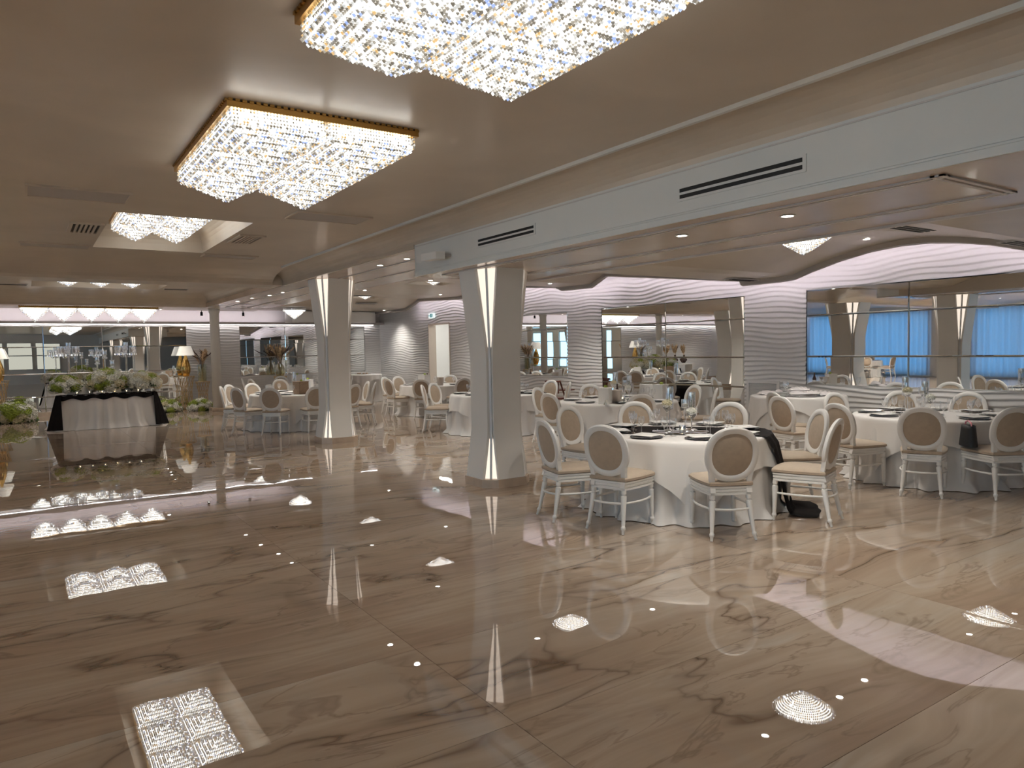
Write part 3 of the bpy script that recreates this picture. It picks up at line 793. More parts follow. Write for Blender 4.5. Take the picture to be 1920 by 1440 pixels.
def dome_meshes(R, depth, sp=.024):
    m = MB(); nr = int(R/sp)
    for i in range(nr+1):
        r = R*i/nr; n = max(1, int(2*pi*r/sp))
        z = -depth*(1-(r/R)**1.15)-.03
        for k in range(n):
            a = 2*pi*(k+.5*(i % 2))/n
            m.octa((r*cos(a), r*sin(a), z), sp*.45, sp*.6)
            if i == nr: m.octa((r*cos(a), r*sin(a), z+sp), sp*.45, sp*.6)
    core = MB().lathe([(R*.93, -.004), (R*.93, -.03)]+[(R*.93*q, -.012-(depth-.03)*(1-q**1.15)) for q in (.8, .6, .4, .2, .04)], 24)  .mesh('lit_core', 'dome_core')
    ring = MB().lathe([(R, 0), (R+.02, -.005), (R+.02, -.035), (R-.01, -.035)], 28).mesh('rim', 'silver')
    return m.mesh('crystal_strings', 'crystal_beads'), core, ring
DOME = {}
def dome(c, R, depth, label):
    if (R, depth) not in DOME: DOME[(R, depth)] = dome_meshes(R, depth)
    b, co, ri = DOME[(R, depth)]
    t = thing('round_crystal_light', label, 'chandelier', c)
    p = stuff(obj('crystal_strings', b, t)); obj('lit_core', co, p); obj('rim', ri, t)
dome((8.03, 5.45, wave_z(5.45)+LIP-.03), .37, .24, 'round crystal light hanging in front of the big lit arch')
dome((7.6, 9.6, wave_z(9.6)+LIP+.12), .33, .17, 'round crystal light hidden behind the bulkhead, mirrored in the floor')
dome((7.86, 14.85, wave_z(14.85)+LIP+.14), .33, .17, 'round crystal light between the two white columns')
dome((8.2, 19.7, wave_z(19.7)+LIP+.14), .33, .17, 'round crystal light in front of the far doorway')
dome((6.86, 22.0, ZS), .33, .26, 'round crystal light left of the far white column')

def downlight(x, y, z, label, power=1.0, lens=True):
    t = thing('downlight', label, 'downlight', (x, y, z), 0, 'recessed downlights')
    if 'm' not in DL:
        DL['m'] = MB().lathe([(.055, 0), (.06, -.004), (.045, -.008), (.042, -.002)], 18, cap=False).mesh('trim_ring', 'plastic_white')
        DL['l'] = MB().lathe([(.041, -.004), (.02, -.0065)], 16).mesh('lens', 'downlight_lens')
    obj('trim_ring', DL['m'], t); obj('lens', DL['l'], t)
    ld = bpy.data.lights.new('bulb', 'SPOT'); ld.energy = LIGHT_SPOT*power; ld.color = (1, .945, .85); ld.spot_size = radians(118); ld.spot_blend = .8; ld.shadow_soft_size = .05
    obj('bulb', ld, t, (0, 0, -.03))
DL = {}
for x, y, l in ((4.78, 4.43, 'downlight in the bulkhead underside right of the near column'), (4.78, 3.38, 'downlight in the bulkhead underside under the long air vent'), (4.8, 1.2, 'added fill downlight in the bulkhead beyond the right edge'), (4.8, -1.2, 'added fill downlight in the bulkhead behind the viewer')):
    downlight(x, y, ZB, l)  # the last two are added out of view for more light
for k, (x, y) in enumerate(((4.63, 9.55), (4.6, 10.43), (4.73, 15.92), (4.69, 16.82), (4.55, 17.8), (4.5, 19.0))):
    downlight(x, y, ZS, 'downlight in the glossy soffit, %s' % ['nearest, beside the bulkhead end', 'second from the bulkhead end', 'just past the far column', 'third before the round post', 'second before the round post', 'closest to the round post'][k])
for x, y, l in ((6.42, 5.33, 'downlight left of the arch light'), (7.2, 5.4, 'downlight beside the arch light, left'), (8.78, 5.43, 'downlight right of the round light at the big arch'), (9.5, 5.5, 'downlight at the big arch nearest the lit wall'),
                (6.55, 9.17, 'downlight above the middle table'), (8.9, 9.0, 'downlight over the middle table by the wall'), (6.6, 12.6, 'downlight above the table behind the near column'), (9.2, 12.2, 'downlight near the wall behind the near column'),
                (6.99, 16.8, 'downlight right of the far column'), (9.3, 17.2, 'downlight over the table by the doorway'), (9.95, 22.35, 'downlight washing the far corner'), (6.6, 1.5, 'downlight past the right edge')):
    downlight(x, y, wave_z(y)+LIP, l, 1.0 if y < 12 else 1.7)
for k, (x, y) in enumerate([(x, y) for x in (-5.5, -9.5) for y in (-3, 2.5, 8, 12.5)]+[(-5.5, 17.5), (-9.5, 17.5)]):  # fill lamps added out of view to brighten the whole hall
    downlight(x, y, ZC if y < 13 else 3.3, 'added fill downlight on the window side, outside the picture', 12.5)
for k, (x, y) in enumerate(((-3.2, 22.6), (-5.2, 22.6), (3.3, 22.9), (.2, 22.9))):  # fill lamps added to brighten the head table and far wall
    downlight(x, y, ZS, 'added fill downlight before the far wall, %s' % ['beyond the left edge', 'far beyond the left edge', 'over the gold lamp', 'left of the hanging pyramids'][k], 1.2)
for i, (x, y) in enumerate(((4.45, 23.2), (5.65, 23.2))):
    t = thing('spotlight', ['small black spotlight beside the round post, left one', 'small black spotlight right of the round post'][i], 'spotlight', (x, y, ZS))
    MB().lathe([(.01, 0), (.01, -.05), (.035, -.05), (.035, -.16), (.03, -.16)], 12).build('head', 'black', t, True)
    MB().lathe([(.028, -.155), (.01, -.16)], 10).build('lens', 'downlight_lens', t)

# ------------------------------------------------------------------ chairs
def make_chair():
    t = thing('dining_chair', 'chair', 'chair')
    HGT = .965
    def bk(x, z, off=0):      # backrest surface: leans back, slightly wrapped
        return (x, -.205-(z-.45)*.20+.35*x*x+off, z)
    # oval back frame
    cz, rx, rz_ = .728, .204, .210
    def sup(a, rx, rz):
        c, s_ = cos(a), sin(a); p = 2/2.25
        return rx*abs(c)**p*(1 if c >= 0 else -1), rz*abs(s_)**p*(1 if s_ >= 0 else -1)
    m = MB(); n = 44; sec = []
    for r_, dp in ((-.029, -.012), (-.018, -.020), (.014, -.021), (.027, -.011), (.027, .011), (.014, .021), (-.018, .020), (-.029, .012)): sec.append((r_, dp))
    vs = []
    for k in range(n):
        a = 2*pi*k/n
        for r_, dp in sec:
            x, z = sup(a, rx+r_, rz_+r_); vs.append(bk(x, cz+z, dp))
    fs = [(k*8+e, k*8+(e+1) % 8, ((k+1) % n)*8+(e+1) % 8, ((k+1) % n)*8+e) for k in range(n) for e in range(8)]
    o = m.add(vs, fs).build('back_frame', 'chair_white', t); autosmooth(o, 40)
    # padded oval
    m = MB(); rings = 6; vs = []
    for side in (-1, 1):
        for i in range(rings+1):
            q = i/rings
            for k in range(n):
                a = 2*pi*k/n; x, z = sup(a, (rx-.024)*q, (rz_-.024)*q)
                vs.append(bk(x, cz+z, side*(.006+.020*(1-q**3))))
    S = (rings+1)*n
    for sd in range(2):
        for i in range(rings):
            for k in range(n):
                f = (sd*S+i*n+k, sd*S+i*n+(k+1) % n, sd*S+(i+1)*n+(k+1) % n, sd*S+(i+1)*n+k)
                fs2 = f if sd else f[::-1]
                m.f.append(fs2)
    m.v = vs
    m.build('back_pad', 'chair_fabric', t, True)
    # posts from rear legs to oval
    for s in (-1, 1):
        m = MB()
        pts = [(s*.158, -.222, .40), bk(s*.158, .47), bk(s*.162, .53), bk(s*.174, .59), bk(s*.192, .65)]
        vs = []
        ws = [.022, .022, .022, .020, .014]
        for p, w in zip(pts, ws):
            vs += [(p[0]-w, p[1]-.019, p[2]), (p[0]+w, p[1]-.019, p[2]), (p[0]+w, p[1]+.019, p[2]), (p[0]-w, p[1]+.019, p[2])]
        m.add(vs, [(i*4+e, i*4+(e+1) % 4, (i+1)*4+(e+1) % 4, (i+1)*4+e) for i in range(4) for e in range(4)]+[(3, 2, 1, 0), (16, 17, 18, 19)])
        m.build('back_post', 'chair_white', t)
    # seat outline: straight back, bowed front
    def outline(g):
        pts = []
        for k in range(13):
            u = -1+2*k/12; pts.append((u*(.212+g), .225+g+.035*(1-u*u)))
        for k in range(1, 9):
            u = 1-2*k/8
            pts.append((.212+g-(.212-.178)*(k/8)-.0+.018*sin(pi*k/8), .225+g-(.45+2*g)*k/8))
        for k in range(1, 7):
            u = 1-2*k/6; pts.append((u*(.178+g), -.225-g))
        for k in range(1, 8):
            pts.append((-(.178+g+(.212-.178)*(k/8)+.018*sin(pi*k/8)), -.225-g+(.45+2*g)*k/8))
        return pts
    def loft(levels, mat, name, cap=True):
        m = MB(); n = len(outline(0)); vs = []
        for g, z in levels: vs += [(x, y, z) for x, y in outline(g)]
        fs = [(i*n+k, (i+1)*n+k, (i+1)*n+(k+1) % n, i*n+(k+1) % n) for i in range(len(levels)-1) for k in range(n)]
        fs += [tuple(range(n)), tuple((len(levels)-1)*n+k for k in range(n-1, -1, -1))]
        o = m.add(vs, fs).build(name, mat, t); autosmooth(o, 38)
    loft([(-.012, .375), (.0, .378), (.0, .392), (-.008, .396), (-.008, .404), (.001, .409), (.001, .424), (-.006, .428), (-.006, .434), (.004, .438), (.004, .452)], 'chair_white', 'seat_frame')
    loft([(-.004, .452), (.010, .462), (.010, .482), (-.010, .500), (-.06, .512), (-.12, .518)], 'chair_fabric', 'seat')
    # turned legs
    prof = [(.0, .024), (.03, .0245), (.035, .017), (.045, .017), (.05, .026), (.06, .027), (.30, .0165), (.31, .0165), (.315, .021), (.335, .021), (.34, .015), (.375, .011)]
    LM = {}
    for nm, sx, sy, bx, by in (('rear', 1, -1, .035, -.075), ('front', 1, 1, .008, .01)):
        for s in (-1, 1):
            x0 = s*(.158 if sy < 0 else .188); y0 = -.215 if sy < 0 else .212
            pts = []; rs = []
            for dz, r in prof:
                f = dz/.375; g = f*f if sy < 0 else f
                pts.append((x0+s*bx*g, y0+by*g, .377-dz)); rs.append(r)
            o = MB().tube(pts, rs, 9).build('leg', 'chair_white', t); autosmooth(o, 50)
    # bowed stretchers
    zs_ = .262
    m = MB()
    for a, b, bow in (((-.165, -.23), (.165, -.23), (0, -.045)), ((.168, -.225), (.19, .212), (.04, 0)), ((-.168, -.225), (-.19, .212), (-.04, 0))):
        pts = []
        for k in range(9):
            u = k/8; h = sin(pi*u); pts.append((a[0]+(b[0]-a[0])*u+bow[0]*h, a[1]+(b[1]-a[1])*u+bow[1]*h, zs_))
        o = MB().tube(pts, .0105, 8).build('stretcher', 'chair_white', t, True)
    return t
chair0 = make_chair(); chair_used = [False]
def place_chair(x, y, rz, label, group):
    if not chair_used[0]:
        chair_used[0] = True
        chair0.location = (x, y, 0); chair0.rotation_euler = (0, 0, rz); chair0['label'] = label; chair0['group'] = group; return chair0
    return dup(chair0, (x, y, 0), rz, label, group)

# (table key, centre, radius, backrest-top positions measured on the floor plan)
TABLES = {
 'near': ((5.65, 5.28), .87, 'near table with the black runner', [(4.12, 5.62), (5.36, 6.82), (4.31, 4.90), (4.89, 3.97), (6.13, 3.80), (6.90, 4.47), (7.08, 5.80), (6.37, 6.72)]),
 'right': ((9.12, 4.46), .84, 'table at the right edge', [(7.68, 4.80), (7.84, 3.92), (8.42, 3.32), (9.35, 5.86), (10.15, 5.35), (10.42, 4.62)]),
 'middle': ((8.2, 9.05), .95, 'table behind the near table', [(7.55, 10.45), (6.66, 8.92), (9.75, 8.75), (9.25, 7.85), (8.85, 10.55), (7.40, 7.66)]),
 'left': ((5.05, 16.15), 1.0, 'table left of the far column', [(3.53, 16.7), (3.85, 17.4), (3.63, 15.55), (4.06, 14.80), (4.96, 14.66), (4.45, 17.55), (5.86, 14.75), (6.60, 15.92), (6.58, 15.35)]),
 'door': ((8.95, 16.95), .9, 'table before the doorway', [(8.05, 18.2), (7.62, 16.84), (8.55, 18.35), (7.95, 15.8), (9.9, 17.9), (8.95, 15.45)]),
 'behind': ((7.95, 12.35), .95, 'table behind the near column', [(6.72, 13.2), (7.2, 13.75), (9.15, 11.65), (9.5, 12.6)]),
 'far': ((6.6, 20.9), .9, 'farthest table by the back mirror', [(5.09, 21.3), (5.22, 20.6), (5.69, 19.7), (6.5, 22.35), (8.05, 20.6)]),
}
for key, ((cx, cyy), R, words, backs) in TABLES.items():
    order = sorted(backs, key=lambda p: project(p[0], p[1], .95)[0])
    for k, (bx, by) in enumerate(order):
        dx, dy = cx-bx, cyy-by; L_ = hypot(dx, dy)
        q = .30-min(.08, max(0, R+.60-L_))
        px, py = bx+dx/L_*q, by+dy/L_*q
        place_chair(px, py, atan2(dy, dx)-pi/2, 'white oval-back chair, %s at the %s' % (ORD[k], words), 'chairs at the '+words)
for k, (bx, by, ang) in enumerate(((8.27, 5.98, -10), (8.92, 6.55, -22))):
    a = radians(ang)
    place_chair(bx+.3*cos(a), by+.3*sin(a), a-pi/2, ['white oval-back chair pulled away between near table and buffet, nearer one', 'white oval-back chair pulled away beside the napkin buffet, farther one'][k], 'chairs beside the buffet')

# ------------------------------------------------------------------ tables, cloths and settings
ZT = .76
def drape(R, ztop, drop, amp, k, seed, nth=120, flare=.05, floor=False):
    rnd = random.Random(seed); ph = [rnd.uniform(0, 6.28) for _ in range(5)]
    m = MB(); vs = [(0, 0, ztop)]
    levels = [(.5, 0), (.93, 0), (1.0, -.003)]
    def fold(a): return .5*sin(k*a+ph[0]+.8*sin(3*a+ph[1]))+.3*sin((k*1.7)*a+ph[2])+.2*sin(5*a+ph[3])
    rows = []
    for q, dz in levels: rows.append([(R*q*cos(2*pi*i/nth), R*q*sin(2*pi*i/nth), ztop+dz) for i in range(nth)])
    T = (.03, .1, .22, .38, .55, .72, .88, 1.0)
    for tt in T:
        row = []
        for i in range(nth):
            a = 2*pi*i/nth; d = drop(a)
            r = R+.016+flare*tt+amp*(tt**.8)*fold(a)
            z = ztop-.012-tt*(d-.012)
            if floor and tt == 1.0: r += .05+.05*max(0, fold(a)); z = .006
            row.append((r*cos(a), r*sin(a), z))
        rows.append(row)
    for r in rows: vs += r
    fs = [(0, 1+i, 1+(i+1) % nth) for i in range(nth)]
    for j in range(len(rows)-1):
        for i in range(nth):
            a = 1+j*nth
            fs.append((a+i, a+nth+i, a+nth+(i+1) % nth, a+(i+1) % nth))
    return m.add(vs, fs)
def square_drop(half, R, rot):
    def f(a):
        c, s = abs(cos(a-rot)), abs(sin(a-rot))
        return max(.12, half/max(c, s)-R)
    return f
G = {}
def lathe_mesh(name, prof, n, mat, cap=False):
    if name not in G: G[name] = MB().lathe(prof, n, cap=cap).mesh(name, mat, True)
    return G[name]
glass_prof = [(.032, .001), (.030, .004), (.006, .008), (.004, .03), (.004, .085), (.012, .095), (.030, .115), (.036, .145), (.034, .175), (.029, .195)]
tumbler_prof = [(.0, .002), (.028, .002), (.031, .02), (.033, .09)]
def wine_glass(x, y, z, label, group, s=1.0):
    o = obj('wine_glass', lathe_mesh('wine_glass', glass_prof, 14, 'glass'), None, (x, y, z), 0, (s, s, s)); return tag(o, label, 'glass', group)
def plate_mesh():
    if 'plate' not in G:
        h = .125; m = MB(); lv = [(h*.55, .004), (h*.6, .004), (h*.93, .018), (h, .020), (h, .016), (h*.62, .0), (0.001, .0)]
        vs = []
        for r, z in [(0.001, .0045)]+lv: vs += [(-r, -r, z), (r, -r, z), (r, r, z), (-r, r, z)]
        n = len(lv)+1
        fs = [(i*4+e, i*4+(e+1) % 4, (i+1)*4+(e+1) % 4, (i+1)*4+e) for i in range(n-1) for e in range(4)]
        G['plate'] = m.add(vs, fs).mesh('square_plate', 'china')
    return G['plate']
def place_setting(cx, cyy, R, a, words, glasses=2, menu=True, zt=ZT+.006):
    dx, dy = cos(a), sin(a); r = R-.19
    x, y = cx+r*dx, cyy+r*dy
    ch = obj('charger', lathe_mesh('charger', [(.001, .001), (.10, .001), (.155, .010), (.158, .010), (.152, .006), (.1, .0), (.001, .0)], 32, 'charger_black'), None, (x, y, zt)); tag(ch, 'black charger on the '+words, 'charger', 'chargers on the '+words)
    p = obj('square_plate', plate_mesh(), None, (x, y, zt+.011), a); tag(p, 'square plate on the '+words, 'plate', 'plates on the '+words)
    if menu:
        m = obj('menu_card', G.setdefault('menu', MB().box((-.045, -.075, 0), (.045, .075, .003)).mesh('menu_card', 'card_white')), None, (x, y, zt+.0165), a); tag(m, 'menu card on the '+words, 'card', 'menu cards on the '+words)
    for g in range(glasses):
        b = a+.20+.15*g; rr = r-.15-.05*g
        wine_glass(cx+rr*cos(b), cyy+rr*sin(b), zt, 'wine glass on the '+words, 'wine glasses on the '+words, 1.0-.08*g)
def bloom_mesh(name, mat, n=70, seed=1, R=1.0, sz=.34):
    if name in G: return G[name]
    rnd = random.Random(seed); m = MB()
    m.lathe([(.05*R, -.72*R), (.55*R, -.5*R), (.78*R, 0), (.55*R, .5*R), (.05*R, .72*R)], 8)
    for i in range(n):
        z = 1-2*(i+.5)/n; r = sqrt(1-z*z); a = i*2.39996
        d = Vector((r*cos(a), r*sin(a), z)); u = d.orthogonal().normalized(); w = d.cross(u)
        th = rnd.uniform(0, 6.28); u, w = u*cos(th)+w*sin(th), w*cos(th)-u*sin(th)
        c = d*R*rnd.uniform(.82, 1.0); s = sz*R*rnd.uniform(.8, 1.15); tl = d*s*.35
        m.add([c-d*s*.2, c+u*s*.6+w*s*.25+tl, c+w*s*.95+tl*.6, c-u*s*.6+w*s*.25+tl], [(0, 1, 2, 3)])
        m.add([c-d*s*.2, c-u*s*.5-w*s*.3+tl, c-w*s*.9+tl*.6, c+u*s*.5-w*s*.3+tl], [(0, 1, 2, 3)])
    G[name] = m.mesh(name, mat); return G[name]
def blooms():
    return [bloom_mesh('flower_head_white', 'petal_white', seed=1), bloom_mesh('flower_head_cream', 'petal_cream', seed=2), bloom_mesh('flower_head_green', 'petal_green', seed=3)]
def goblet_flower(x, y, z, h, label, group, bi=0):
    t = thing('flower_goblet', label, 'flower glass', (x, y, z), 0, group)
    prof = [(.042, .001), (.04, .004), (.007, .01), (.005, .03), (.005, h-.07), (.02, h-.055), (.045, h-.03), (.05, h)]
    MB().lathe(prof, 16, cap=False).build('goblet', 'crystal_glass', t, True)
    obj('flower_head', blooms()[bi], t, (0, 0, h+.012), 0, (.05, .05, .042))
def cylinder_vase(x, y, z, h0, h1, label, group, rose=True):
    t = thing('stemmed_vase', label, 'vase', (x, y, z), 0, group)
    MB().lathe([(.055, .001), (.05, .005), (.009, .014), (.006, .04), (.006, h0-.02), (.018, h0-.005), (.038, h0), (.040, h0+.01), (.040, h1)], 16, cap=False).build('glass', 'crystal_glass', t, True)
    if rose:
        MB().tube([(0, 0, h0+.005), (.005, .003, h0+.06), (0, 0, h1-.06)], .005, 5).build('stem', 'stem_green', t)
        m = MB()
        for i in range(5):
            a = i*1.9; zz = h0+.03+i*.012
            m.add([(0, 0, zz), (.03*cos(a-.3), .03*sin(a-.3), zz+.01), (.037*cos(a), .037*sin(a), zz+.03), (.03*cos(a+.3), .03*sin(a+.3), zz+.012)], [(0, 1, 2, 3)])
        m.build('leaves', 'leaf', t)
        obj('flower_head', blooms()[0], t, (0, 0, h1-.045), 0, (.034, .034, .036))
    else:
        MB().lathe([(.0, h0+.012), (.028, h0+.012), (.028, h0+.045), (.0, h0+.045)], 12).build('candle', 'wax', t)
def candle_glass(x, y, z, label, group):
    t = thing('candle_holder', label, 'candle', (x, y, z), 0, group)
    MB().lathe([(.001, .002), (.028, .002), (.031, .012), (.034, .075)], 14, cap=False).build('glass', 'crystal_glass', t, True)
    MB().lathe([(.001, .006), (.024, .006), (.024, .03), (.001, .03)], 12).build('wax', 'wax', t)
    MB().lathe([(.001, .03), (.007, .038), (.004, .05), (.001, .058)], 8).build('flame', 'flame', t)
def centrepiece(cx, cyy, words, zt=ZT+.006, full=True):
    d = obj('mirror_disc', lathe_mesh('mirror_disc', [(.001, .004), (.285, .004), (.29, .002), (.29, 0), (.001, 0)], 40, 'mirror'), None, (cx, cyy, zt)); tag(d, 'round mirror disc in the middle of the '+words, 'mirror disc')
    gr = 'centre glassware on the '+words
    cylinder_vase(cx-.02, cyy+.13, zt+.004, .22, .46, 'tallest stemmed vase with a white rose on the '+words, gr)
    cylinder_vase(cx+.15, cyy-.02, zt+.004, .20, .40, 'right stemmed vase with a white rose on the '+words, gr)
    if full:
        cylinder_vase(cx+.02, cyy-.05, zt+.004, .24, .33, 'stemmed candle glass amid vases on the '+words, gr, False)
        goblet_flower(cx-.16, cyy+.03, zt+.004, .28, 'left goblet with a cream flower on the '+words, gr, 1)
        goblet_flower(cx-.02, cyy-.17, zt+.004, .20, 'low goblet with a white flower on the '+words, gr, 0)
        candle_glass(cx-.1, cyy-.12, zt+.004, 'small glass candle holder on the mirror disc of the '+words, gr)
def round_table(key, cloth_rot, n_set, a0, glasses, overlay=.0, menu=True):
    (cx, cyy), R, words, _ = TABLES[key]
    t = thing('round_table', 'round table wholly under white cloths, '+words, 'table', (cx, cyy, 0))
    MB().lathe([(.0, ZT-.04), (R-.01, ZT-.04), (R-.01, ZT-.006), (.0, ZT-.006)], 48).build('tabletop', 'wood_dark', t)
    MB().lathe([(.3, 0), (.3, .03), (.06, .05), (.05, ZT-.04)], 20).build('pedestal', 'wood_dark', t)
    u = drape(R, ZT, lambda a: ZT-.006, .062, 17, key, 200, .06, True).build('tablecloth', 'cloth_under', None, True, (cx, cyy, 0)); tag(u, 'white floor-length under cloth on the '+words, 'tablecloth', 'floor-length cloths')
    half = R+.18+overlay
    o = drape(R+.012, ZT+.004, square_drop(half, R, cloth_rot), .045, 13, key+'o', 200, .05).build('tablecloth', 'cloth_white', None, True, (cx, cyy, 0)); tag(o, 'short white overlay cloth with hanging points on the '+words, 'tablecloth', 'overlay cloths')
    for k in range(n_set):
        place_setting(cx, cyy, R, a0+2*pi*k/n_set, words, glasses, menu)
A = lambda key, i: atan2(TABLES[key][3][i][1]-TABLES[key][0][1], TABLES[key][3][i][0]-TABLES[key][0][0])
round_table('near', radians(8), 8, A('near', 3), 2, .10)
round_table('right', radians(30), 8, A('right', 1), 2, .08)
round_table('middle', radians(55), 7, A('middle', 1), 2, .06)
round_table('left', radians(20), 8, A('left', 3), 1, .05, False)
round_table('door', radians(10), 6, A('door', 3), 1, .05, False)
round_table('behind', radians(0), 7, A('behind', 0), 1, .12, False)
round_table('far', radians(40), 6, A('far', 1), 1, .05, False)
centrepiece(5.62, 5.25, 'near table')
centrepiece(8.98, 4.55, 'table at the right edge')
centrepiece(8.25, 9.0, 'table behind the near table')
centrepiece(7.95, 12.35, 'table behind the near column', full=False)
centrepiece(5.05, 16.15, 'table left of the far column', full=False)

# black runner falling off the near table to the floor
(cx, cyy), R = TABLES['near'][0], TABLES['near'][1]
a = radians(-52); ux, uy = cos(a), sin(a); vx, vy = -uy, ux
path = [(-R*.75, ZT+.0085), (-.35, ZT+.0085), (0, ZT+.0085), (.5, ZT+.0085), (R-.02, ZT+.0095), (R+.035, ZT+.004), (R+.09, ZT-.08), (R+.14, ZT-.3), (R+.185, ZT-.55), (R+.22, .07), (R+.25, .022), (R+.34, .012), (R+.48, .008)]
m = MB(); n = 20
def run(u, v):
    f = u*(len(path)-1); i = min(int(f), len(path)-2); q = f-i
    d, z = path[i][0]+(path[i+1][0]-path[i][0])*q, path[i][1]+(path[i+1][1]-path[i][1])*q
    w = (v-.5)*.74
    if d > R: d -= (R-sqrt(max(0, R*R-w*w)))*.75; d += .008*sin(v*19)
    elif d > R-.1: d -= (R-sqrt(max(0, R*R-w*w)))*.75*(d-(R-.1))/.1
    if z < .02: w *= 1+.1*(d-R)
    return (cx+d*ux+w*vx, cyy+d*uy+w*vy, z+(.003*sin(v*17) if z < .5 else 0))
tag(m.grid(run, 60, n).build('table_runner', 'cloth_black', None, True), 'black satin runner falling to the floor from the near table', 'runner')
(cx, cyy), R = TABLES['behind'][0], TABLES['behind'][1]
a = radians(-38); ux, uy = cos(a), sin(a); vx, vy = -uy, ux
path = [(-.5, ZT+.0085), (0, ZT+.0085), (R-.02, ZT+.0085), (R+.03, ZT-.004), (R+.075, ZT-.08), (R+.11, ZT-.3), (R+.13, ZT-.5)]
tag(MB().grid(run, 40, 12).build('table_runner', 'cloth_black', None, True), 'black runner hanging off the table behind the near column', 'runner')

# boxes, buckets and cards standing on the farther tables
def favour_box(x, y, z, w, h, rz, label, mat='card_white'):
    t = thing('favour_box', label, 'box', (x, y, z), rz)
    MB().cbox((0, 0, h/2), (w/2, w/2, h/2)).build('box', mat, t)
    MB().cbox((0, 0, h+.006), (w/2+.006, w/2+.006, .006)).build('lid', mat, t)
    obj('flower_head', blooms()[2], t, (.02, 0, h+.03), 0, (.03, .03, .024))
def bucket(x, y, z, label):
    t = thing('ice_bucket', label, 'bucket', (x, y, z))
    MB().lathe([(.001, .0), (.075, .0), (.085, .1), (.095, .2), (.1, .205), (.09, .2), (.08, .1), (.07, .01)], 20, cap=False).build('body', 'ice_bucket', t, True)
    MB().tube([(.095, 0, .17), (.13, 0, .15), (.125, 0, .1), (.085, 0, .09)], .007, 6).build('handle', 'silver', t)
def bottle(x, y, z, label):
    t = thing('bottle', label, 'bottle', (x, y, z))
    MB().lathe([(.0, 0), (.035, 0), (.037, .02), (.037, .17), (.014, .23), (.014, .29), (.0, .29)], 14).build('body', 'dark_leaf', t, True)
    MB().lathe([(.0378, .06), (.0378, .14)], 14, cap=False).build('paper_label', 'card_white', t, True)
zt = ZT+.0065
favour_box(7.55, 8.62, zt, .17, .24, .5, 'white box with a flower on the table behind the near table')
favour_box(8.75, 8.6, zt, .18, .24, .2, 'white box farther right on the table behind the near table')
bucket(7.78, 8.62, zt, 'pale ice bucket beside the white box on the middle table')
bottle(7.92, 8.75, zt, 'dark bottle on the table behind the near table')
favour_box(4.95, 15.6, zt, .24, .26, .3, 'wicker box with a white napkin on the left table', 'wicker')
favour_box(5.4, 16.5, zt, .2, .26, .9, 'pale box at the back of the left table')
favour_box(8.45, 16.6, zt, .22, .26, .4, 'white card box on the table before the doorway')
bucket(8.75, 16.3, zt, 'rosy ice bucket on the table before the doorway')
bottle(8.9, 17.3, zt, 'dark bottle on the table before the doorway')
favour_box(6.4, 20.5, zt, .2, .26, .4, 'white box on the farthest table by the back mirror')
for k, (x, y) in enumerate(((7.42, 8.45), (7.72, 8.35), (7.9, 8.45))):
    c = MB().add([(-.05, -.03, 0), (.05, -.03, 0), (.05, 0, .08), (-.05, 0, .08), (-.05, .03, 0), (.05, .03, 0)], [(0, 1, 2, 3), (3, 2, 5, 4)]).build('place_card', 'card_white', None, False, (x, y, zt)); c.rotation_euler[2] = .6
    tag(c, ['folded white place card, leftmost at the front of the middle table', 'folded white place card, second at the front of the middle table', 'folded white place card, third at the front of the middle table'][k], 'card')
# bag on the chair
t = thing('handbag', 'black handbag with a pink trim on a chair at the right edge', 'bag', (8.42, 3.72, .519), radians(38))
m = MB(); m.grid(lambda u, v: ((.17-.03*v)*cos(2*pi*u)*abs(cos(2*pi*u))**-.3 if abs(cos(2*pi*u)) > 1e-3 else 0, (.075-.02*v)*sin(2*pi*u), .22*v), 28, 6)
m.f.append(tuple(6*29+k for k in range(28))); m.build('body', 'bag_black', t, True)
MB().tube([(-.12, 0, .21), (-.1, 0, .25), (0, 0, .27), (.1, 0, .25), (.12, 0, .21)], .008, 6).build('handle', 'pink', t)

# napkin buffet by the mirror wall and the tray table in the far corner
def buffet(c, R, h, words, seed):
    t = thing('buffet_table', 'tall round table under pleated white cloth, '+words, 'table', (c[0], c[1], 0))
    MB().lathe([(.0, h-.04), (R-.01, h-.04), (R-.01, h-.006), (.0, h-.006)], 40).build('tabletop', 'wood_dark', t)
    MB().lathe([(.3, 0), (.3, .03), (.06, .05), (.05, h-.04)], 16).build('pedestal', 'wood_dark', t)
    tag(drape(R, h, lambda a: h-.006, .03, 24, seed, 160, .04, True).build('tablecloth', 'cloth_under', None, True, (c[0], c[1], 0)), 'pleated floor-length cloth on the buffet, '+words, 'tablecloth')
    tag(drape(R+.012, h+.004, square_drop(R+.16, R, .35), .02, 14, seed+'o', 140, .03).build('tablecloth', 'cloth_white', None, True, (c[0], c[1], 0)), 'short white overlay cloth on the buffet, '+words, 'tablecloth')
BUF = (9.76, 6.72); BH = .87
buffet(BUF, .66, BH, 'beside the louvre grille', 'b1')
buffet((9.45, 22.95), .55, .9, 'in the far corner', 'b2')
def napkin_mesh():
    if 'napkin' not in G:
        rnd = random.Random(5); m = MB()
        m.grid(lambda u, v: ((u-.5)*.30*(1+.1*sin(v*6)), (v-.5)*.13*(1+.25*sin(u*5)), .012+.045*sin(pi*u)**.5*sin(pi*v)**.6+.010*sin(u*30+v*4)*sin(pi*v)), 26, 9)
        m.quad((-.15, -.065, .004), (.15, -.065, .004), (.15, .065, .004), (-.15, .065, .004))
        G['napkin'] = m.mesh('napkin', 'napkin', True)
    return G['napkin']
rnd = random.Random(11)
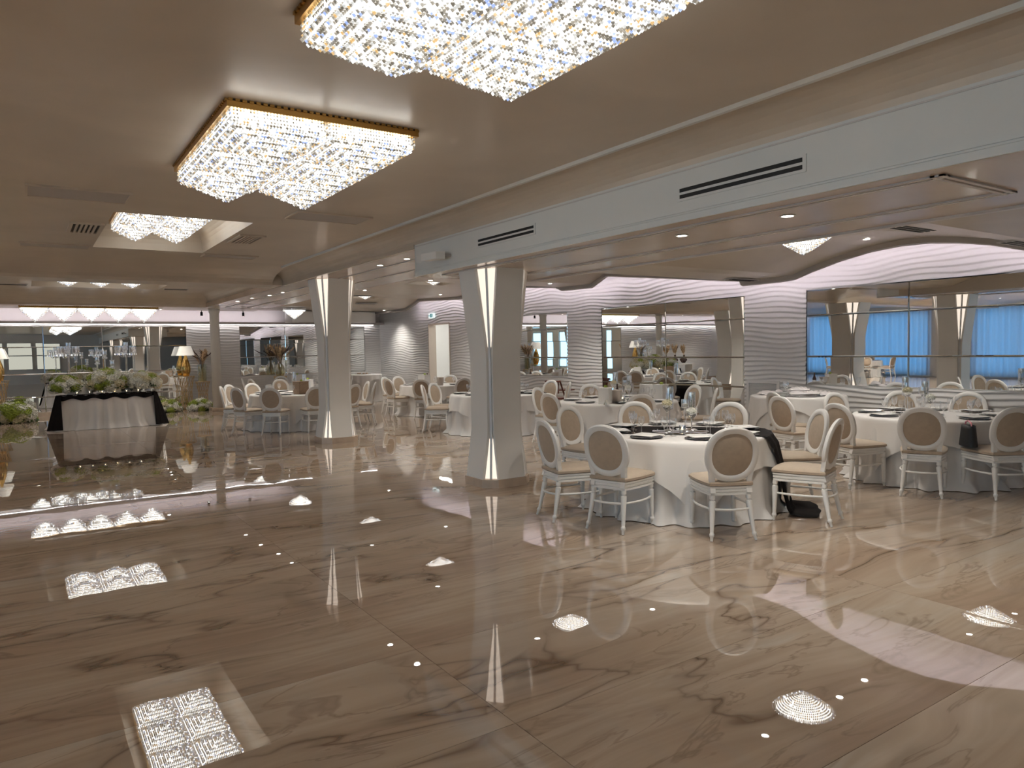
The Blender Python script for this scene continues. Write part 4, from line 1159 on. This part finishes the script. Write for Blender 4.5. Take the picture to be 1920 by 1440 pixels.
big = obj('serving_plate', lathe_mesh('big_plate', [(.001, .002), (.2, .002), (.27, .014), (.27, .010), (.2, 0), (.001, 0)], 36, 'silver'), None, (BUF[0]-.22, BUF[1]-.22, BH+.006)); tag(big, 'wide silver tray under napkins at the front of the buffet', 'tray')
for k, (dx, dy, dz, rz) in enumerate(((-.36, .2, .0, .3), (-.22, .42, .0, .1), (-.3, -.22, .02, 2.6), (-.14, -.28, .02, 2.3), (-.2, -.16, .075, 2.5), (.05, .38, 0, .6), (.12, .1, 0, 1.6), (.3, -.15, 0, 2.0), (.05, -.45, 0, 2.4), (.28, .3, 0, .9))):
    o = obj('napkin', napkin_mesh(), None, (BUF[0]+dx, BUF[1]+dy, BH+.006+dz), rz); tag(o, 'folded pale napkin roll on the buffet beside the louvre grille', 'napkin', 'napkins on the buffet')
for k in range(4):
    o = obj('stacked_plate', lathe_mesh('stack_plate', [(.001, .003), (.06, .003), (.11, .016), (.11, .012), (.06, 0), (.001, 0)], 24, 'china'), None, (BUF[0]-.42, BUF[1]-.03, BH+.006+.014*k)); tag(o, ['white plate at the bottom of the stack on the buffet', 'second white plate from the bottom of the buffet stack', 'third white plate from the bottom of the buffet stack', 'topmost white plate of the stack on the buffet'][k], 'plate')
for k in range(3):
    candle = (BUF[0]+.1+.1*k, BUF[1]-.1+.08*k)
    wine_glass(candle[0]-.25, candle[1]+.2, BH+.006, 'clear stemmed glass among the napkins on the buffet', 'glasses on the buffet')
o = obj('serving_plate', G['big_plate'], None, (9.35, 22.85, .906)); tag(o, 'silver tray of food on the far corner buffet', 'tray')
for k in range(7):
    a = k*.9; o = obj('canape', G.setdefault('canape', MB().lathe([(.0, 0), (.035, 0), (.04, .02), (.02, .045), (.0, .05)], 10).mesh('canape', 'wicker', True)), None, (9.35+.15*cos(a), 22.85+.15*sin(a), .910)); tag(o, 'small bite on the silver tray in the far corner', 'canape', 'bites on the far tray')

# wooden high chair by the right wall
t = thing('high_chair', 'reddish wooden high chair near the right wall', 'high chair', (9.95, 13.0, 0), radians(-70))
for s in (-1, 1):
    m = MB()
    MB().tube([(s*.22, .22, 0), (s*.2, .02, .55), (s*.18, -.16, .93)], .018, 8).build('leg', 'wood_dark', t)
    MB().tube([(s*.22, -.22, 0), (s*.2, -.02, .5), (s*.19, .16, .7)], .018, 8).build('leg', 'wood_dark', t)
MB().cbox((0, 0, .52), (.18, .15, .015)).build('seat', 'wood_dark', t)
MB().cbox((0, .24, .70), (.24, .13, .012)).build('tray', 'wood_dark', t)
for k in range(4): MB().cbox((-.12+.08*k, -.13, .77), (.014, .008, .13)).build('back_slat', 'wood_dark', t)
MB().tube([(-.2, -.17, .91), (.2, -.17, .91)], .02, 8).build('back_rail', 'wood_dark', t)
MB().tube([(-.21, .12, .28), (.21, .12, .28)], .015, 8).build('footrest', 'wood_dark', t)

# ------------------------------------------------------------------ head table and flowers
def arrangement(name, c, R, n, label, seed, flat=.75, zmin=-.1, green=.33):
    rnd = random.Random(seed); t = thing(name, label, 'flowers', c)
    bl = blooms()
    for i in range(n):
        zz = zmin+(1-zmin)*(i+.5)/n; r = sqrt(max(0, 1-zz*zz)); a = i*2.39996+rnd.uniform(-.2, .2)
        s = R*rnd.uniform(.26, .36)
        q = rnd.random(); b = bl[2] if q < green else (bl[1] if q < green+.2 else bl[0])
        o = obj('flower_head', b, t, (R*.78*r*cos(a), R*.78*r*sin(a), R*flat*.95*zz+R*.12), rnd.uniform(0, 6), (s, s, s*.85))
    m = MB()
    for i in range(60):
        a = rnd.uniform(0, 6.28); e = rnd.uniform(-.15, .9); d = Vector((cos(a)*cos(e), sin(a)*cos(e), sin(e)*flat)); u = d.orthogonal().normalized()*R*.13
        c0 = d*R*.7+Vector((0, 0, R*.12)); c1 = d*R*rnd.uniform(1.0, 1.18)+Vector((0, 0, R*.08))
        c0.z = max(c0.z, .01); c1.z = max(c1.z, .01)
        mid = (c0+c1)/2
        m.add([c0, mid+u, c1, mid-u], [(0, 1, 2), (0, 2, 3)])
    m.lathe([(R*.6, .0), (R*.72, .12*R), (R*.5, R*flat*.6), (.01, R*flat*.75)], 14)
    stuff(m.build('foliage', 'leaf', t))
    return t
HX, HY, HZ = 1.58, 19.55, .77
t = thing('head_table', 'long head table under a white floor-length cloth', 'table', (HX, HY, 0))
MB().cbox((0, 0, HZ-.02), (.98, .40, .014)).build('tabletop', 'wood_dark', t)
for sx in (-.85, .85):
    for sy in (-.3, .3): MB().tube([(sx, sy, 0), (sx, sy, HZ-.03)], .025, 8).build('leg', 'silver', t)
def rrect(n, hx, hy, r):
    pts = []
    for i in range(n):
        a = 2*pi*i/n; c, s = cos(a), sin(a)
        p = 2/7.
        pts.append((hx*abs(c)**p*(1 if c >= 0 else -1), hy*abs(s)**p*(1 if s >= 0 else -1)))
    # resample evenly by arc length
    ext = pts+[pts[0]]; L_ = [0]
    for p, q in zip(ext, ext[1:]): L_.append(L_[-1]+hypot(q[0]-p[0], q[1]-p[1]))
    out = []; j = 0
    for i in range(n):
        d = L_[-1]*i/n
        while L_[j+1] < d: j += 1
        f = (d-L_[j])/(L_[j+1]-L_[j]+1e-9); out.append((ext[j][0]+(ext[j+1][0]-ext[j][0])*f, ext[j][1]+(ext[j+1][1]-ext[j][1])*f))
    return out
n = 220; base = rrect(n, 1.0, .42, .1); m = MB()
rows = [[(x*q, y*q, HZ+dz) for x, y in base] for q, dz in ((.02, 0), (.6, 0), (1.0, -.002))]
for k in range(1, 9):
    tt = k/8; row = []
    for i, (x, y) in enumerate(base):
        a = 2*pi*i/n; L_ = hypot(x, y)
        f = (.6*sin(19*a+1.1*sin(4*a))+.35*sin(31*a+1))*.085*tt**.7+.012+.13*tt**1.3+(.06 if tt == 1 else 0)
        nx, ny = (x/1.0, y/.42*.9); ln = hypot(nx, ny)
        row.append((x+nx/ln*f, y+ny/ln*f, HZ-.01-tt*(HZ-.016)))
    rows.append(row)
vs = sum(rows, []); fs = [tuple(range(n))]
for j in range(len(rows)-1):
    for i in range(n): fs.append((j*n+i, (j+1)*n+i, (j+1)*n+(i+1) % n, j*n+(i+1) % n))
tag(m.add(vs, fs).build('tablecloth', 'cloth_white', None, True, (HX, HY, 0)), 'white floor-length cloth on the flower decked head table', 'tablecloth')
# black drape along the front edge, falling at both ends
m = MB()
def swag(u, v):
    x = -1.04+2.08*u
    y0 = -.40 if abs(x) < .9 else -.40+(abs(x)-.9)*.5
    return (x, y0-.03-.022*v+.012*sin(u*47)*v, HZ+.02-(.10+.025*sin(u*31))*v+.012*sin(u*61)*(1-v))
m.grid(swag, 90, 4); m.grid(lambda u, v: (-1.02+2.04*u, -.43+.24*v, HZ+.012+.018*abs(sin(u*43+v*6))), 90, 6)
sw = m.build('black_drape', 'cloth_black', None, True, (HX, HY, 0)); tag(sw, 'ruffled black drape along the head table edge, falling at both ends', 'drape')
for s in (-1, 1):
    MB().grid(lambda u, v, s=s: (s*(1.04+.20*v-(.10+.22*v)*u+.012*sin(u*20)*v), -.455-.24*v**1.1-.012*sin(u*17)*v+.16*(1-u)*(1-.3*v), HZ+.012-v*(HZ-.02)), 16, 12).build('end_fall', 'cloth_black', sw, True)
zt = HZ+.004
arrangement('flower_arrangement', (HX-.80, HY+.05, zt+.10), .34, 40, 'leftmost flower dome on the head table', 1)
arrangement('flower_arrangement', (HX+.02, HY-.02, zt+.14), .42, 54, 'largest white and green flower dome at the head table centre', 2)
arrangement('flower_arrangement', (HX+.80, HY-.02, zt+.14), .36, 44, 'rightmost flower dome on the head table', 3, green=.25)
for k, (dx, dz, s) in enumerate(((-.42, .0, .13), (-.28, .18, .12), (.42, .2, .13), (.5, .06, .12))):
    t = thing('rose_bowl', ['low cream flower bowl left of the centre dome', 'raised white flower bowl left of the centre dome', 'raised white flower bowl right of the centre dome', 'low cream flower bowl right of the centre dome'][k], 'flowers', (HX+dx, HY+.05+.08*(k % 2), zt))
    MB().lathe([(.07, .002), (.06, .01), (.012, .02), (.012, .10+dz), (.06, .14+dz), (.09, .19+dz)], 16, cap=False).build('bowl', 'crystal_glass', t, True)
    obj('flower_head', blooms()[k % 2], t, (0, 0, .22+dz), 0, (s, s, s*.7))
for k in range(6):
    x = HX-.62+.25*k
    candle_glass(x, HY-.37+.02*(k % 2), zt+.03, 'small tea light glass on the black drape, %s' % ORD[k], 'tea lights on the head table')
for k, (x, bi) in enumerate(((-.3, 0), (-.12, 2), (.12, 0), (.32, 1), (.5, 0), (.7, 0))):
    goblet_flower(HX+x, HY-.2-.02*(k % 2), zt, .12, 'small low flower glass at the head table front, %s' % ORD[k], 'flower glasses on the head table', bi)
def candelabra(c, h, arms, rad, label):
    t = thing('crystal_candelabra', label, 'candelabra', c)
    MB().lathe([(.09, 0), (.08, .02), (.03, .04), (.024, .1), (.035, .14), (.022, .18), (.022, h-.12), (.04, h-.1), (.025, h-.06), (.03, h)], 16).build('stem', 'crystal_glass', t, True)
    for k in range(arms):
        a = 2*pi*k/arms+.3
        p = MB().tube([(0, 0, h-.1), (rad*.5*cos(a), rad*.5*sin(a), h-.16), (rad*cos(a), rad*sin(a), h-.06)], .012, 6).build('arm', 'crystal_glass', t)
        MB().lathe([(.03, 0), (.05, .005), (.055, .02), (.05, .03), (.052, .17)], 14, (rad*cos(a), rad*sin(a), h-.06), False).build('cup', 'crystal_glass', p, True)
        m = MB()
        for q in range(8): m.octa((rad*cos(a)+.055*cos(q*.785), rad*sin(a)+.055*sin(q*.785), h-.09), .009, .028)
        m.build('drops', 'crystal_beads', p)
    MB().lathe([(.03, 0), (.055, .01), (.05, .03), (.055, .2)], 14, (0, 0, h), False).build('top_cup', 'crystal_glass', t, True)
candelabra((HX-.72, HY+.30, zt), 1.02, 5, .19, 'left crystal candelabra rising above the head table')
candelabra((HX+.47, HY+.30, zt), 1.02, 5, .19, 'right crystal candelabra rising above the head table')
for k, (dx, h) in enumerate(((-.14, .72), (.02, .86), (.17, .62))):
    t = thing('crystal_candlestick', ['left crystal candlestick behind the centre dome', 'tallest crystal candlestick behind the centre dome', 'right crystal candlestick behind the centre dome'][k], 'candlestick', (HX+dx, HY+.34, zt))
    MB().lathe([(.06, 0), (.05, .015), (.014, .03), (.014, h-.05), (.05, h-.03), (.06, h), (.03, h+.02)], 14).build('stem', 'crystal_glass', t, True)
    MB().lathe([(.03, h+.02), (.055, h+.06), (.045, h+.11), (.055, h+.18)], 14, cap=False).build('cup', 'crystal_glass', t, True)
for k, dx in enumerate((-.55, .45)):
    t = thing('paper_fan', ['lacy white fan seat back at the left of the head table', 'lacy white fan seat back at the right of the head table'][k], 'fan', (HX+dx, HY-.12, zt))
    m = MB(); pts = [(0, 0, .01)]+[(.26*cos(pi*q/16), .05, .24*sin(pi*q/16)+.01) for q in range(17)]
    m.add(pts, [(0, i, i+1) for i in range(1, 17)]).build('leaf', 'card_white', t)
    for q in range(5): MB().lathe([(.001, 0), (.016, .002), (.001, .004)], 8, (.17*cos(pi*(q+.5)/5), .028, .15*sin(pi*(q+.5)/5)+.02)).build('cut_out', 'dark_leaf', t)
card = MB().cbox((0, 0, .07), (.06, .004, .07)).build('place_card', 'card_white', None, False, (HX+.2, HY-.33, zt+.03)); tag(card, 'upright white card at the front of the head table', 'card')
arrangement('floor_flowers', (-.28, 22.6, 0), .50, 42, 'low flower mound on the floor at the left edge', 4, .75, 0, .42)
arrangement('floor_flowers', (2.95, 23.35, 0), .38, 30, 'flower mound on the floor right of the head table', 5, .7, 0, .35)
arrangement('floor_flowers', (3.45, 23.2, 0), .36, 28, 'flower mound on the floor before the gold wire stand', 6, .7, 0, .35)
arrangement('floor_flowers', (4.28, 23.0, 0), .36, 30, 'flower mound on the floor beside the round post', 7, .7, 0, .35)

# gold wire stands with lamp and vases
def wire_stand(c, h, r0, label):
    t = thing('wire_stand', label, 'stand', c)
    MB().lathe([(.001, h-.012), (r0, h-.012), (r0, h), (.001, h)], 6).build('top', 'gold_wire', t)
    MB().lathe([(r0*.85, 0), (r0*.95, 0), (r0*.95, .012), (r0*.85, .012)], 24, cap=False).build('base_ring', 'gold_wire', t)
    for k in range(14):
        for s in (-1, 1):
            a = 2*pi*k/14; pts = []
            for q in range(7):
                u = q/6; r = r0*(.92-.33*sin(pi*u)); b = a+s*u*1.5
                pts.append((r*cos(b), r*sin(b), .006+u*(h-.016)))
            MB().tube(pts, .0045, 4, False).build('wire', 'gold_wire', t)
    return t
wire_stand((4.05, 23.75, 0), 1.02, .25, 'gold wire stand carrying the lamp')
def lamp(c, label):
    t = thing('table_lamp', label, 'lamp', c)
    MB().lathe([(.08, 0), (.085, .01), (.10, .05), (.125, .14), (.133, .22), (.125, .31), (.095, .43), (.058, .54), (.034, .62), (.03, .66)], 26).build('body', 'gold_lamp', t, True)
    MB().lathe([(.262, .62), (.16, .90)], 30, cap=False).build('shade', 'lamp_shade', t, True)
    MB().lathe([(.012, .66), (.012, .72)], 8).build('neck', 'gold', t)
lamp((4.05, 23.75, 1.02), 'gold lamp with a white shade on the wire stand')
wire_stand((4.5, 23.7, 0), .84, .22, 'gold wire stand behind the round post')
wire_stand((6.85, 23.65, 0), .92, .22, 'gold wire stand under the olive glass vase')
wire_stand((-.62, 22.9, 0), 1.02, .25, 'gold wire stand at the far left edge')
lamp((-.62, 22.9, 1.02), 'gold lamp at the far left edge of the picture')
def dried_vase(c, label, prof, mat, seed, h, spread, plumes=9, darks=6):
    rnd = random.Random(seed); t = thing('dried_flower_vase', label, 'vase', c)
    MB().lathe(prof, 22, cap=False).build('glass', mat, t, True)
    top = prof[-1][1]
    for k in range(plumes):
        a = rnd.uniform(0, 6.28); sp = rnd.uniform(.2, 1)*spread; hh = h*rnd.uniform(.75, 1)
        tip = Vector((sp*cos(a), sp*sin(a), top+hh)); b0 = Vector((.02*cos(a), .02*sin(a), .02)); mid = Vector((.3*sp*cos(a)*.5, .3*sp*sin(a)*.5, top*.95))
        p = MB().tube([b0, mid, mid.lerp(tip, .5)], .004, 4, False).build('stem', 'pampas', t)
        m = MB(); s0 = mid.lerp(tip, .25); d = tip-s0
        for q in range(64):
            f = rnd.random(); c0 = s0+d*f; w = .055*sin(pi*min(1, f*.9+.1))+.01; b = rnd.uniform(0, 6.28); u = d.orthogonal().normalized(); v = d.normalized().cross(u)
            o_ = (u*cos(b)+v*sin(b))*w; e = c0+o_*1.25+d*.14; sd = (v*cos(b)-u*sin(b))*.016
            m.add([c0-sd, c0+sd, e], [(0, 1, 2)])
        stuff(m.build('plume', 'pampas', p))
    for k in range(darks):
        a = rnd.uniform(0, 6.28); sp = spread*rnd.uniform(.5, 1.15); hh = h*rnd.uniform(.7, 1.12)
        pts = [(0, 0, top*.6), (.3*sp*cos(a), .3*sp*sin(a), top+hh*.45), (.8*sp*cos(a+.3), .8*sp*sin(a+.3), top+hh*.75), (sp*cos(a), sp*sin(a), top+hh)]
        MB().tube(pts, [.004, .008, .016, .003], 5).build('dark_leaf', 'dark_leaf', t)
dried_vase((4.5, 23.7, .84), 'tall glass cylinder of dried grass behind the round post', [(.001, .005), (.12, .005), (.125, .02), (.125, .52)], 'glass_green', 1, .46, .30, 12, 8)
dried_vase((6.85, 23.65, .92), 'bulbous olive glass vase of pampas before the back mirror', [(.001, .004), (.11, .004), (.17, .1), (.175, .2), (.13, .32), (.07, .42), (.055, .5), (.065, .53)], 'glass_green', 2, .5, .46, 14, 7)

# things left of the picture that only the mirrors show: lit vases by the far wall, a table by the curtains
dried_vase((-1.75, 23.7, .84), 'tall glass cylinder of dried grass seen in the tall mirror', [(.001, .005), (.12, .005), (.125, .02), (.125, .52)], 'glass_green', 4, .45, .3)
wire_stand((-1.75, 23.7, 0), .84, .22, 'gold wire stand seen in the tall mirror')
t = thing('console_table', 'white console carrying three dark vases, seen in the tall mirror', 'table', (-3.9, 23.7, 0))
MB().cbox((0, 0, .80), (1.1, .25, .03)).build('top', 'chair_white', t)
for sx in (-1, 1): MB().cbox((sx*1.0, 0, .385), (.05, .22, .385)).build('side', 'chair_white', t)
for k in range(3):
    dried_vase((-4.5+.6*k, 23.7, .83), ['dark vase of dried stems in the tall mirror, right one', 'dark vase of dried stems in the tall mirror, middle one', 'dark vase of dried stems in the tall mirror, left one'][k], [(.001, .004), (.07, .004), (.17, .14), (.16, .2), (.05, .28), (.035, .36), (.05, .4)], 'dark_leaf', 20+k, .5, .2, 8, 1)
(cx, cyy), R = (-11.6, 19.2), .9
TABLES['window'] = ((cx, cyy), R, 'table by the curtains in the mirror', [])
round_table('window', .3, 6, 0, 1, .05, False)
for k in range(7):
    a = 2*pi*k/7+.2
    place_chair(cx+1.25*cos(a), cyy+1.25*sin(a), a+pi-pi/2, 'white oval-back chair at the table by the curtains in the mirror', 'chairs at the mirrored table')

# look-alikes that share a label are told apart by their order across the picture
same = {}
for o in list(COL.objects):
    if o.parent is None and 'label' in o: same.setdefault(o['label'], []).append(o)
for lb, os_ in same.items():
    if 1 < len(os_) <= len(ORD):
        for k, o in enumerate(sorted(os_, key=lambda o: project(*o.location)[0])): o['label'] = lb+', '+ORD[k]
